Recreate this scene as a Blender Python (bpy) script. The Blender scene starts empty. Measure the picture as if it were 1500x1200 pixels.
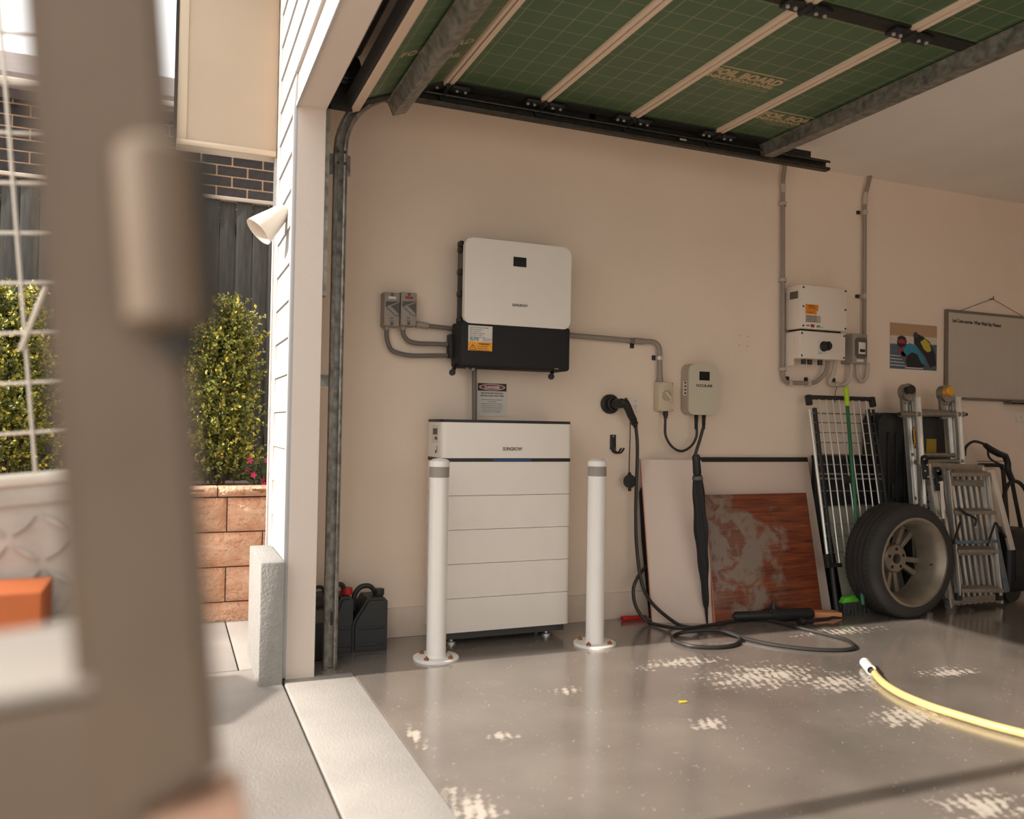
import bpy, bmesh, math, random
import numpy as np
from mathutils import Vector, Matrix
random.seed(7); np.random.seed(7)
S = bpy.context.scene
COL = S.collection
V = Vector

# ---------------------------------------------------------------- camera
FPX = 1215.086
YAW, PITCH, ROLL = math.radians(22.4578), math.radians(1.0985), math.radians(0.97754)
CAM = V((0, -4.05, 1.0629))
_f = V((math.sin(YAW)*math.cos(PITCH), math.cos(YAW)*math.cos(PITCH), math.sin(PITCH)))
_r = V((math.cos(YAW), -math.sin(YAW), 0)); _u = _r.cross(_f)
RGT = math.cos(ROLL)*_r + math.sin(ROLL)*_u
UPV = -math.sin(ROLL)*_r + math.cos(ROLL)*_u
cd = bpy.data.cameras.new('camera'); cam = bpy.data.objects.new('camera', cd); COL.objects.link(cam)
cd.sensor_width = 36; cd.lens = 36*FPX/1500; cd.clip_start = .05
M = Matrix((RGT, UPV, -_f)).transposed().to_4x4(); M.translation = CAM
cam.matrix_world = M
cd.dof.use_dof = True; cd.dof.focus_distance = 4.5; cd.dof.aperture_fstop = 1.9
S.camera = cam

# ---------------------------------------------------------------- light
w = bpy.data.worlds.new('sky'); S.world = w; w.use_nodes = True
nt = w.node_tree; nt.nodes.clear()
tc = nt.nodes.new('ShaderNodeTexCoord'); sp = nt.nodes.new('ShaderNodeSeparateXYZ')
rp = nt.nodes.new('ShaderNodeValToRGB'); bg = nt.nodes.new('ShaderNodeBackground'); wo = nt.nodes.new('ShaderNodeOutputWorld')
nt.links.new(tc.outputs['Generated'], sp.inputs[0]); nt.links.new(sp.outputs['Z'], rp.inputs[0])
rp.color_ramp.elements[0].position = 0; rp.color_ramp.elements[0].color = (.70, .685, .665, 1)
rp.color_ramp.elements[1].position = 1; rp.color_ramp.elements[1].color = (1.3, 1.28, 1.26, 1)
nt.links.new(rp.outputs[0], bg.inputs[0]); bg.inputs[1].default_value = .75
nt.links.new(bg.outputs[0], wo.inputs[0])
sd = bpy.data.lights.new('sun', 'SUN'); sun = bpy.data.objects.new('sun', sd); COL.objects.link(sun)
EL = math.radians(34)
sun.rotation_euler = V((math.cos(EL), -.012, -math.sin(EL))).to_track_quat('-Z', 'Y').to_euler()
sd.energy = 2.5; sd.angle = math.radians(.9); sd.color = (1, .93, .85)
S.view_settings.view_transform = 'Standard'; S.view_settings.look = 'None'
S.view_settings.gamma = 1; S.view_settings.use_curve_mapping = False
S.view_settings.exposure = 1.42

# ---------------------------------------------------------------- photograph-to-place helpers
def ray(x, y): return RGT*((x-750)/FPX) - UPV*((y-600)/FPX) + _f
def PY(x, y, Y=0.):
    d = ray(x, y); return CAM + d*((Y-CAM.y)/d.y)
def PZ(x, y, Z=0.):
    d = ray(x, y); return CAM + d*((Z-CAM.z)/d.z)
def PX(x, y, X):
    d = ray(x, y); return CAM + d*((X-CAM.x)/d.x)
class Lean:
    """a plane leaning on the wall: Y=yb on the floor, Y=yt at height zt"""
    def __init__(s, yb, yt, zt):
        s.p = V((0, yb, 0)); s.n = V((0, -zt, yt-yb)).normalized(); s.d = V((0, yt-yb, zt)).normalized()
    def __call__(s, x, y, lift=0):
        d = ray(x, y); p = s.p + s.n*lift
        return CAM + d*((p-CAM).dot(s.n)/d.dot(s.n))

# ---------------------------------------------------------------- materials
def lin(c):
    o = []
    for v in c:
        v /= 255.; o.append(v/12.92 if v <= .04045 else ((v+.055)/1.055)**2.4)
    return (*o, 1)
MATS = {}
def mat(name, col, rough=.6, metal=0, var=0, vscale=8, bump=0, bscale=60, col2=None, rnd=0, spec=.5, bdist=.01, emit=0, stretch=None, coat=0):
    m = bpy.data.materials.new(name); m.use_nodes = True; n = m.node_tree.nodes; L = m.node_tree.links
    b = n['Principled BSDF']; c = lin(col)
    b.inputs['Base Color'].default_value = c; b.inputs['Roughness'].default_value = rough
    b.inputs['Metallic'].default_value = metal; b.inputs['Specular IOR Level'].default_value = spec
    b.inputs['Coat Weight'].default_value = coat
    if emit:
        b.inputs['Emission Color'].default_value = c; b.inputs['Emission Strength'].default_value = emit
    t = n.new('ShaderNodeTexCoord'); src = t.outputs['Object']
    if stretch:
        mp = n.new('ShaderNodeMapping'); mp.inputs['Scale'].default_value = stretch; L.new(src, mp.inputs[0]); src = mp.outputs[0]
    if var or col2:
        no = n.new('ShaderNodeTexNoise'); no.inputs['Scale'].default_value = vscale; no.inputs['Detail'].default_value = 6
        L.new(src, no.inputs['Vector'])
        r = n.new('ShaderNodeValToRGB'); r.color_ramp.elements[0].position = .32; r.color_ramp.elements[1].position = .68
        if col2: a, z = c, lin(col2)
        else:
            a = tuple(v*(1-var) for v in c[:3])+(1,); z = tuple(min(1, v*(1+var)) for v in c[:3])+(1,)
        r.color_ramp.elements[0].color = a; r.color_ramp.elements[1].color = z
        L.new(no.outputs['Fac'], r.inputs[0]); out = r.outputs[0]
        if rnd: out = rndmix(n, L, out, rnd)
        L.new(out, b.inputs['Base Color'])
    elif rnd:
        rg = n.new('ShaderNodeRGB'); rg.outputs[0].default_value = c
        L.new(rndmix(n, L, rg.outputs[0], rnd), b.inputs['Base Color'])
    if bump:
        bn = n.new('ShaderNodeTexNoise'); bn.inputs['Scale'].default_value = bscale; bn.inputs['Detail'].default_value = 4
        L.new(src, bn.inputs['Vector']); bp = n.new('ShaderNodeBump'); bp.inputs['Strength'].default_value = bump
        bp.inputs['Distance'].default_value = bdist
        L.new(bn.outputs['Fac'], bp.inputs['Height']); L.new(bp.outputs[0], b.inputs['Normal'])
    return m
def rndmix(n, L, out, amt):
    oi = n.new('ShaderNodeObjectInfo'); mr = n.new('ShaderNodeMapRange')
    mr.inputs[3].default_value = 1-amt; mr.inputs[4].default_value = 1+amt
    L.new(oi.outputs['Random'], mr.inputs[0]); h = n.new('ShaderNodeHueSaturation')
    L.new(mr.outputs[0], h.inputs['Value']); L.new(out, h.inputs['Color']); return h.outputs[0]

m_wall = mat('wall paint', (234, 213, 192), .85, var=.03, vscale=2, bump=.08, bscale=120)
m_ceil = mat('ceiling paint', (236, 226, 214), .9, var=.03, vscale=2)
m_skirt = mat('skirting paint', (216, 196, 176), .7, var=.03)
m_reveal = mat('reveal paint', (218, 203, 190), .8, bump=.1, bscale=150)
m_board = mat('cladding paint', (180, 179, 177), .7, var=.02, rnd=.03)
m_eave = mat('eave paint', (176, 158, 137), .85, var=.03, vscale=3)
m_eavetrim = mat('eave trim', (190, 173, 150), .7)
m_dark = mat('dark gap', (40, 36, 32), .9)
m_pier = mat('grey render', (156, 152, 146), .95, var=.06, vscale=20, bump=.5, bscale=110)
m_conc = mat('broom concrete', (166, 159, 151), .9, var=.06, vscale=5, bump=.3, bscale=180)
m_conc2 = mat('grey concrete', (158, 150, 142), .9, var=.08, vscale=4, bump=.3, bscale=180)
m_joint = mat('joint dirt', (72, 60, 50), .95)
m_white = mat('white powder coat', (232, 222, 210), .4, var=.015)
m_white2 = mat('white plastic', (226, 212, 196), .45)
m_bol = mat('white bollard coat', (236, 230, 222), .3, var=.015, coat=.2)
m_band = mat('grey reflective tape', (150, 140, 132), .5)
m_rust = mat('rusty bolt', (150, 98, 62), .6, .3, var=.3, vscale=90)
m_black = mat('black plastic', (30, 29, 28), .5)
m_blackm = mat('matt black', (27, 26, 25), .75, bump=.1, bscale=200)
m_rubber = mat('black rubber', (34, 32, 31), .7)
m_cable = mat('charging cable rubber', (44, 40, 37), .5)
m_screen = mat('dark screen', (22, 22, 23), .15)
m_ink = mat('dark ink', (45, 42, 40), .7)
m_conduit = mat('grey conduit', (112, 104, 96), .6, bump=.2, bscale=40)
m_conduit2 = mat('pale grey conduit', (186, 172, 156), .6)
m_conduit3 = mat('mid grey conduit', (146, 134, 122), .6)
m_iso = mat('grey switch plastic', (150, 140, 128), .55)
m_isol = mat('grey switch recess', (92, 85, 78), .6)
m_beigeplas = mat('beige switch plastic', (204, 186, 160), .5)
m_evface = mat('charger face', (200, 190, 168), .45)
m_evbody = mat('charger body', (176, 160, 140), .5)
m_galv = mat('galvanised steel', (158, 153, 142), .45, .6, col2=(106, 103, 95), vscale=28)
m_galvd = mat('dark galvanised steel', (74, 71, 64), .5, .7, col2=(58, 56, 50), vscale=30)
m_darksteel = mat('dark steel', (52, 50, 46), .55, .5, var=.2, vscale=30)
m_strip = mat('door rail enamel', (226, 200, 174), .5, var=.04, stretch=(30, 1, 30))
m_alu = mat('aluminium', (222, 218, 210), .3, .75, var=.1, vscale=30, stretch=(1, 1, .1))
m_alud = mat('dull aluminium', (150, 143, 132), .4, .7, var=.12, vscale=30)
m_chrome = mat('bright steel', (215, 212, 206), .3, .6)
m_blue = mat('blue paint worn', (62, 92, 112), .5, .3, col2=(120, 122, 118), vscale=16)
m_yel = mat('orange sticker', (240, 160, 36), .5)
m_stick = mat('white sticker', (216, 208, 196), .5)
m_red = mat('red plastic', (190, 36, 30), .45)
m_redink = mat('red ink', (150, 50, 48), .6)
m_green = mat('green handle', (26, 96, 58), .4)
m_lime = mat('lime plastic', (176, 208, 44), .45)
m_lime2 = mat('bright green plastic', (110, 214, 60), .45)
m_sheet = mat('pink-beige laminate', (222, 199, 183), .55, var=.02, vscale=2)
m_palegreen = mat('pale grey-green board', (158, 158, 140), .7)
m_tyre = mat('tyre rubber', (46, 43, 40), .75, var=.15, vscale=12, bump=.1)
m_rim = mat('wheel alloy', (146, 134, 118), .45, .5, var=.14, vscale=12)
m_wb = mat('whiteboard', (188, 176, 160), .25, var=.02)
m_wbf = mat('whiteboard frame', (128, 118, 106), .4, .6)
m_hose = mat('yellow hose', (208, 186, 122), .45)
m_hosew = mat('white sleeve', (226, 222, 214), .35)
m_trailer = mat('dusty trailer paint', (104, 87, 70), .6, var=.1, vscale=9)
m_check = mat('checker plate', (196, 186, 174), .5, .15, col2=(164, 154, 143), vscale=7)
m_wire = mat('galvanised wire', (206, 196, 182), .4, .5)
m_orange = mat('terracotta orange', (176, 92, 44), .7, var=.08)
m_soil = mat('garden soil', (70, 54, 42), .95, var=.3, vscale=30, bump=.6)
m_paling = mat('grey timber paling', (74, 72, 66), .85, col2=(48, 47, 44), vscale=7, rnd=.16, stretch=(6, 6, .6), bump=.3)
m_brick = mat('dark brick', (56, 50, 48), .85, var=.2, vscale=20, rnd=.18, bump=.4)
m_mortar = mat('pale mortar', (196, 162, 130), .95)
m_roof = mat('neighbour roof tile', (104, 92, 86), .8, var=.2)
m_gut = mat('cream gutter', (196, 180, 164), .5)
m_block = mat('split faced block', (236, 192, 160), .95, col2=(218, 162, 126), vscale=14, rnd=.1, bump=1, bscale=38, bdist=.03)
m_stem = mat('twig bark', (96, 74, 48), .9)
m_pink = mat('pink petal', (214, 40, 110), .6)

def leaf_material():
    m = bpy.data.materials.new('shrub leaf'); m.use_nodes = True; n = m.node_tree.nodes; L = m.node_tree.links
    a = n.new('ShaderNodeAttribute'); a.attribute_name = 'tint'; r = n.new('ShaderNodeValToRGB')
    e = r.color_ramp.elements; e[0].color = lin((50, 62, 26)); e[1].color = lin((238, 214, 84))
    x = e.new(.55); x.color = lin((132, 132, 46))
    b = n['Principled BSDF']; L.new(a.outputs['Fac'], r.inputs[0]); L.new(r.outputs[0], b.inputs['Base Color'])
    b.inputs['Roughness'].default_value = .5; return m
m_leaf = leaf_material()

def foil_material():
    m = bpy.data.materials.new('green foil insulation board'); m.use_nodes = True; n = m.node_tree.nodes; L = m.node_tree.links
    t = n.new('ShaderNodeTexCoord'); s = n.new('ShaderNodeSeparateXYZ'); L.new(t.outputs['Object'], s.inputs[0])
    def ma(op, a, b):
        k = n.new('ShaderNodeMath'); k.operation = op
        for i, v in enumerate((a, b)):
            if isinstance(v, (int, float)): k.inputs[i].default_value = v
            else: L.new(v, k.inputs[i])
        return k.outputs[0]
    lx = ma('LESS_THAN', ma('FLOORED_MODULO', ma('ADD', s.outputs['X'], 20.04), .1), .0026)
    ly = ma('LESS_THAN', ma('FLOORED_MODULO', ma('ADD', s.outputs['Y'], 20), .1), .0026)
    g = ma('MULTIPLY', ma('MAXIMUM', lx, ly), .6)
    no = n.new('ShaderNodeTexNoise'); no.inputs['Scale'].default_value = 3; L.new(t.outputs['Object'], no.inputs[0])
    r = n.new('ShaderNodeValToRGB'); r.color_ramp.elements[0].color = lin((66, 92, 62)); r.color_ramp.elements[1].color = lin((84, 110, 74))
    L.new(no.outputs['Fac'], r.inputs[0])
    mx = n.new('ShaderNodeMix'); mx.data_type = 'RGBA'; L.new(g, mx.inputs['Factor'])
    L.new(r.outputs[0], mx.inputs['A']); mx.inputs['B'].default_value = lin((196, 176, 128))
    b = n['Principled BSDF']; L.new(mx.outputs['Result'], b.inputs['Base Color']); b.inputs['Roughness'].default_value = .38
    b.inputs['Metallic'].default_value = .15
    return m
m_foil = foil_material()
m_foilink = mat('tan print', (190, 164, 124), .5)

def wood_material():
    m = bpy.data.materials.new('worn mahogany veneer'); m.use_nodes = True; n = m.node_tree.nodes; L = m.node_tree.links
    t = n.new('ShaderNodeTexCoord'); mp = n.new('ShaderNodeMapping'); mp.inputs['Scale'].default_value = (1.6, 3, 26)
    L.new(t.outputs['Object'], mp.inputs[0])
    no = n.new('ShaderNodeTexNoise'); no.inputs['Scale'].default_value = 2.6; no.inputs['Detail'].default_value = 9; no.inputs['Distortion'].default_value = .8
    L.new(mp.outputs[0], no.inputs[0]); r = n.new('ShaderNodeValToRGB'); e = r.color_ramp.elements
    e[0].position = .3; e[0].color = lin((78, 36, 22)); e[1].position = .72; e[1].color = lin((150, 76, 36))
    x = e.new(.5); x.color = lin((118, 58, 34)); L.new(no.outputs['Fac'], r.inputs[0])
    # scuffed grey area towards the upper left corner of the board
    s = n.new('ShaderNodeTexNoise'); s.inputs['Scale'].default_value = 7; s.inputs['Detail'].default_value = 8; L.new(t.outputs['Object'], s.inputs[0])
    vd = n.new('ShaderNodeVectorMath'); vd.operation = 'SUBTRACT'; vd.inputs[1].default_value = (.17, 0, .36); L.new(t.outputs['Object'], vd.inputs[0])
    vm = n.new('ShaderNodeVectorMath'); vm.operation = 'MULTIPLY'; vm.inputs[1].default_value = (1.0, 0, .9); L.new(vd.outputs[0], vm.inputs[0])
    ln = n.new('ShaderNodeVectorMath'); ln.operation = 'LENGTH'; L.new(vm.outputs[0], ln.inputs[0])
    k = n.new('ShaderNodeMath'); k.operation = 'MULTIPLY_ADD'; L.new(s.outputs['Fac'], k.inputs[0]); k.inputs[1].default_value = -.75; L.new(ln.outputs['Value'], k.inputs[2])
    mr = n.new('ShaderNodeMapRange'); mr.inputs[1].default_value = -.17; mr.inputs[2].default_value = -.06; mr.inputs[3].default_value = .92; mr.inputs[4].default_value = 0
    L.new(k.outputs[0], mr.inputs[0])
    s2 = n.new('ShaderNodeTexNoise'); s2.inputs['Scale'].default_value = 11; s2.inputs['Detail'].default_value = 7; s2.inputs['Distortion'].default_value = 1.2; L.new(t.outputs['Object'], s2.inputs[0])
    m2 = n.new('ShaderNodeMapRange'); m2.inputs[1].default_value = .40; m2.inputs[2].default_value = .52; m2.inputs[3].default_value = .25; m2.inputs[4].default_value = 1; L.new(s2.outputs['Fac'], m2.inputs[0])
    mm = n.new('ShaderNodeMath'); mm.operation = 'MULTIPLY'; L.new(mr.outputs[0], mm.inputs[0]); L.new(m2.outputs[0], mm.inputs[1])
    mx = n.new('ShaderNodeMix'); mx.data_type = 'RGBA'; L.new(mm.outputs[0], mx.inputs['Factor']); L.new(r.outputs[0], mx.inputs['A'])
    mx.inputs['B'].default_value = lin((136, 121, 108))
    b = n['Principled BSDF']; L.new(mx.outputs['Result'], b.inputs['Base Color']); b.inputs['Roughness'].default_value = .42
    return m
m_wood = wood_material()
m_woodedge = mat('board edge', (196, 126, 92), .6)

def floor_material():
    m = bpy.data.materials.new('worn coated slab'); m.use_nodes = True; n = m.node_tree.nodes; L = m.node_tree.links
    t = n.new('ShaderNodeTexCoord'); P = t.outputs['Object']
    def noise(sc, det=5, dist=0, v=P):
        k = n.new('ShaderNodeTexNoise'); k.inputs['Scale'].default_value = sc; k.inputs['Detail'].default_value = det
        k.inputs['Distortion'].default_value = dist; L.new(v, k.inputs['Vector']); return k.outputs['Fac']
    def ma(op, a, b=0., c=0.):
        k = n.new('ShaderNodeMath'); k.operation = op
        for i, v in enumerate((a, b, c)):
            if isinstance(v, (int, float)): k.inputs[i].default_value = v
            else: L.new(v, k.inputs[i])
        return k.outputs[0]
    def rng(v, a, b, c, d):
        k = n.new('ShaderNodeMapRange'); L.new(v, k.inputs[0])
        for i, x in enumerate((a, b, c, d)): k.inputs[i+1].default_value = x
        return k.outputs[0]
    def blob(cx, cy, rx, ry):
        a = n.new('ShaderNodeVectorMath'); a.operation = 'SUBTRACT'; L.new(P, a.inputs[0]); a.inputs[1].default_value = (cx, cy, 0)
        q = n.new('ShaderNodeVectorMath'); q.operation = 'MULTIPLY'; L.new(a.outputs[0], q.inputs[0]); q.inputs[1].default_value = (1/rx, 1/ry, 0)
        l = n.new('ShaderNodeVectorMath'); l.operation = 'LENGTH'; L.new(q.outputs[0], l.inputs[0])
        return rng(l.outputs['Value'], .1, 1.15, 1, 0)
    r = n.new('ShaderNodeValToRGB'); e = r.color_ramp.elements
    e[0].position = .3; e[0].color = lin((112, 103, 95)); e[1].position = .7; e[1].color = lin((140, 129, 119))
    L.new(noise(2.2, 8), r.inputs[0])
    # areas where the coating has lifted, as (x, y, rx, ry)
    den = None
    for a in BLOBS:
        b_ = blob(*a); den = b_ if den is None else ma('MAXIMUM', den, b_)
    # tyre tread print: short dashes across the wheel paths
    mp = n.new('ShaderNodeMapping'); mp.inputs['Rotation'].default_value = (0, 0, math.radians(20)); L.new(P, mp.inputs[0])
    wv = n.new('ShaderNodeTexWave'); wv.inputs['Scale'].default_value = 9; wv.inputs['Distortion'].default_value = 5; wv.inputs['Detail'].default_value = 3; wv.inputs['Detail Scale'].default_value = 1.5
    L.new(mp.outputs[0], wv.inputs[0])
    mp2 = n.new('ShaderNodeMapping'); mp2.inputs['Rotation'].default_value = (0, 0, math.radians(-8)); mp2.inputs['Scale'].default_value = (1, 1.7, 1); L.new(P, mp2.inputs[0])
    k1 = n.new('ShaderNodeTexNoise'); k1.inputs['Scale'].default_value = 13; k1.inputs['Detail'].default_value = 12; k1.inputs['Roughness'].default_value = .78
    L.new(mp2.outputs[0], k1.inputs['Vector'])
    val = ma('ADD', ma('MULTIPLY', k1.outputs['Fac'], .85), ma('MULTIPLY', wv.outputs['Fac'], ma('MULTIPLY', den, .11)))
    val = ma('ADD', val, ma('MULTIPLY', den, .20))
    worn = ma('MULTIPLY', rng(val, .60, .69, 0, 1), .85)
    speck = rng(noise(70, 3), .70, .74, 0, 1)
    worn = ma('MAXIMUM', worn, ma('MULTIPLY', speck, .8))
    scr = rng(noise(16, 4, 3.5), .69, .73, 0, .4)
    worn = ma('MAXIMUM', worn, scr)
    mx = n.new('ShaderNodeMix'); mx.data_type = 'RGBA'; L.new(worn, mx.inputs['Factor']); L.new(r.outputs[0], mx.inputs['A'])
    mx.inputs['B'].default_value = lin((206, 193, 178))
    b = n['Principled BSDF']; L.new(mx.outputs['Result'], b.inputs['Base Color'])
    ro = ma('ADD', rng(noise(5, 6), .3, .7, .13, .22), ma('MULTIPLY', worn, .4))
    L.new(ro, b.inputs['Roughness']); b.inputs['Specular IOR Level'].default_value = .8; b.inputs['Coat IOR'].default_value = 1.6; b.inputs['Coat Roughness'].default_value = .2
    L.new(ma('SUBTRACT', .85, ma('MULTIPLY', worn, .8)), b.inputs['Coat Weight'])
    bp = n.new('ShaderNodeBump'); bp.inputs['Strength'].default_value = .02; bp.inputs['Distance'].default_value = .01
    L.new(noise(22, 5), bp.inputs['Height']); L.new(bp.outputs[0], b.inputs['Normal'])
    return m
def fb(x, y, rx, ry):
    p = PZ(x, y); return (p.x, p.y, rx, ry)
BLOBS = [fb(1120, 990, .55, .30), fb(1230, 1000, .35, .22), fb(1040, 1060, .16, .12), fb(1000, 970, .4, .14), fb(1330, 1050, .3, .2), fb(1440, 1180, .28, .16),
         fb(700, 1190, .14, .3), fb(610, 1080, .05, .25), fb(1230, 925, .5, .12), fb(830, 1012, .14, .08), fb(740, 1078, .1, .07), fb(1390, 985, .3, .12)]
m_floor = floor_material()

# ---------------------------------------------------------------- mesh builder
class MB:
    def __init__(s): s.bm = bmesh.new(); s.mi = 0
    def _faces(s, verts, idx):
        fs = []
        for f in idx:
            try:
                k = s.bm.faces.new([verts[i] for i in f]); k.material_index = s.mi; fs.append(k)
            except ValueError: pass
        return fs
    def hexa(s, c, bev=0, seg=2):
        v = [s.bm.verts.new(p) for p in c]
        fs = s._faces(v, [(0, 3, 2, 1), (4, 5, 6, 7), (0, 1, 5, 4), (1, 2, 6, 5), (2, 3, 7, 6), (3, 0, 4, 7)])
        if bev:
            es = list({e for f in fs for e in f.edges})
            r = bmesh.ops.bevel(s.bm, geom=es, offset=bev, segments=seg, affect='EDGES', profile=.5, clamp_overlap=True)
            for f in r['faces']: f.material_index = s.mi
        return s
    def box(s, a, b, bev=0, seg=2):
        x0, x1 = sorted((a[0], b[0])); y0, y1 = sorted((a[1], b[1])); z0, z1 = sorted((a[2], b[2]))
        return s.hexa([(x0, y0, z0), (x1, y0, z0), (x1, y1, z0), (x0, y1, z0), (x0, y0, z1), (x1, y0, z1), (x1, y1, z1), (x0, y1, z1)], bev, seg)
    def beam(s, p, q, wv, hv, bev=0):
        """box from p to q, half-extent vectors wv and hv"""
        p, q, wv, hv = V(p), V(q), V(wv), V(hv)
        return s.hexa([p-wv-hv, p+wv-hv, p+wv+hv, p-wv+hv, q-wv-hv, q+wv-hv, q+wv+hv, q-wv+hv], bev)
    def prism(s, pts, ext, bev=0):
        ext = V(ext); n = len(pts)
        a = [s.bm.verts.new(p) for p in pts]; b = [s.bm.verts.new(V(p)+ext) for p in pts]
        fs = s._faces(a, [tuple(range(n))[::-1]]) + s._faces(b, [tuple(range(n))])
        s._faces(a+b, [(i, (i+1) % n, n+(i+1) % n, n+i) for i in range(n)])
        if bev:
            es = [e for f in fs for e in f.edges]
            r = bmesh.ops.bevel(s.bm, geom=es, offset=bev, segments=2, affect='EDGES', clamp_overlap=True)
            for f in r['faces']: f.material_index = s.mi
        return s
    def poly(s, pts):
        s._faces([s.bm.verts.new(p) for p in pts], [tuple(range(len(pts)))]); return s
    def tube(s, pts, r, n=8, closed=False):
        pts = [V(p) for p in pts]; m = len(pts); rr = r if isinstance(r, (list, tuple)) else [r]*m
        prev = None; rings = []
        for i, p in enumerate(pts):
            a = pts[(i-1) % m] if (i or closed) else p; b = pts[(i+1) % m] if (i < m-1 or closed) else p
            t = (b-a).normalized()
            if prev is None:
                k = V((0, 0, 1)) if abs(t.z) < .9 else V((1, 0, 0)); u = t.cross(k).normalized()
            else: u = (prev-t*prev.dot(t)).normalized()
            prev = u; v = t.cross(u)
            rings.append([s.bm.verts.new(p+(u*math.cos(2*math.pi*j/n)+v*math.sin(2*math.pi*j/n))*rr[i]) for j in range(n)])
        for i in range(m if closed else m-1):
            A, B = rings[i], rings[(i+1) % m]
            s._faces(A+B, [(j, (j+1) % n, n+(j+1) % n, n+j) for j in range(n)])
        if not closed:
            s._faces(rings[0], [tuple(range(n))[::-1]]); s._faces(rings[-1], [tuple(range(n))])
        return s
    def cyl(s, p, q, r, r2=None, n=16): return s.tube([p, q], [r, r if r2 is None else r2], n)
    def sweep(s, path, prof, side, nrm):
        """open profile [(a,b)] swept along path; side(i), nrm(i) give the axes"""
        rings = []
        for i, p in enumerate(path):
            rings.append([s.bm.verts.new(V(p)+side(i)*a+nrm(i)*b) for a, b in prof])
        k = len(prof)
        for A, B in zip(rings, rings[1:]): s._faces(A+B, [(j, (j+1) % k, k+(j+1) % k, k+j) for j in range(k)])
        s._faces(rings[0], [tuple(range(k))]); s._faces(rings[-1], [tuple(range(k))[::-1]])
        return s
    def lathe(s, prof, o, ax, n=32, closed=False, cap=False):
        o, ax = V(o), V(ax).normalized(); k = V((0, 0, 1)) if abs(ax.z) < .9 else V((1, 0, 0))
        u = ax.cross(k).normalized(); v = ax.cross(u); rings = []
        for r, h in prof:
            rings.append([s.bm.verts.new(o+ax*h+(u*math.cos(2*math.pi*j/n)+v*math.sin(2*math.pi*j/n))*r) for j in range(n)])
        m = len(prof)
        for i in range(m if closed else m-1):
            A, B = rings[i], rings[(i+1) % m]; s._faces(A+B, [(j, (j+1) % n, n+(j+1) % n, n+j) for j in range(n)])
        if cap: s._faces(rings[0], [tuple(range(n))[::-1]]); s._faces(rings[-1], [tuple(range(n))])
        return s
    def mesh(s, name, mats, sharp=35):
        bmesh.ops.recalc_face_normals(s.bm, faces=s.bm.faces)
        me = bpy.data.meshes.new(name); s.bm.to_mesh(me); s.bm.free()
        for m in (mats if isinstance(mats, (list, tuple)) else [mats]): me.materials.append(m)
        me.polygons.foreach_set('use_smooth', [True]*len(me.polygons)); me.set_sharp_from_angle(angle=math.radians(sharp))
        return me
def rrect(cx, cz, w, h, r, y, n=5):
    """rounded rectangle in the plane Y=y, as points"""
    o = []
    for sx, sz, a0 in ((1, 1, 0), (-1, 1, 90), (-1, -1, 180), (1, -1, 270)):
        for i in range(n+1):
            a = math.radians(a0+90*i/n); o.append(V((cx+sx*(w/2-r)+r*math.cos(a), y, cz+sz*(h/2-r)+r*math.sin(a))))
    return o
def smooth(pts, n=6):
    pts = [V(p) for p in pts]; P = [pts[0]*2-pts[1]]+pts+[pts[-1]*2-pts[-2]]; o = []
    for i in range(1, len(P)-2):
        a, b, c, d = P[i-1:i+3]
        for k in range(n):
            t = k/n; o.append(.5*((2*b)+(c-a)*t+(2*a-5*b+4*c-d)*t*t+(3*b-a-3*c+d)*t**3))
    o.append(pts[-1]); return o
def fillet(pts, r, n=5):
    pts = [V(p) for p in pts]; o = [pts[0]]
    for a, b, c in zip(pts, pts[1:], pts[2:]):
        d1, d2 = (a-b), (c-b); k = min(r, d1.length*.48, d2.length*.48); p, q = b+d1.normalized()*k, b+d2.normalized()*k
        for i in range(n+1):
            t = i/n; o.append((1-t)**2*p+2*t*(1-t)*b+t*t*q)
    o.append(pts[-1]); return o

# ---------------------------------------------------------------- scene objects
BASE = {}
def thing(name, label, cat, loc=(0, 0, 0), group=None):
    o = bpy.data.objects.new(name, None); COL.objects.link(o); o.location = loc; o.empty_display_size = .1
    o['label'] = label; o['category'] = cat
    if group: o['group'] = group
    BASE[o] = V(loc); return o
def solo(name, mb, m, label, cat, loc=None, group=None):
    loc = V(loc) if loc is not None else V((0, 0, 0))
    me = mb.mesh(name, m); me.transform(Matrix.Translation(-loc))
    o = bpy.data.objects.new(name, me); COL.objects.link(o); o.location = loc
    o['label'] = label; o['category'] = cat
    if group: o['group'] = group
    BASE[o] = loc; return o
def part(p, name, mb, m, label=None, kind=None, local=False):
    me = mb.mesh(name, m) if isinstance(mb, MB) else mb
    b = BASE[p]
    if not local and isinstance(mb, MB): me.transform(Matrix.Translation(-b))
    o = bpy.data.objects.new(name, me); COL.objects.link(o); o.parent = p; BASE[o] = b
    if label: o['label'] = label
    if kind: o['kind'] = kind
    return o
def inst(p, name, me, loc=(0, 0, 0), rot=None, scl=None):
    o = bpy.data.objects.new(name, me); COL.objects.link(o); o.parent = p; o.location = V(loc)-BASE[p]
    if rot: o.rotation_euler = rot
    if scl: o.scale = scl
    BASE[o] = BASE[p]; return o
def struct(name, mb, m, parent=None, loc=(0, 0, 0)):
    me = mb.mesh(name, m); o = bpy.data.objects.new(name, me); COL.objects.link(o); o['kind'] = 'structure'; BASE[o] = V(loc)
    return o
def dup(root, loc, label):
    r = root.copy(); COL.objects.link(r); r.location = loc; r['label'] = label; BASE[r] = V(loc)
    for ch in list(root.children):
        c = ch.copy(); COL.objects.link(c); c.parent = r
        for g in ch.children:
            d = g.copy(); COL.objects.link(d); d.parent = c
    return r
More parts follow.
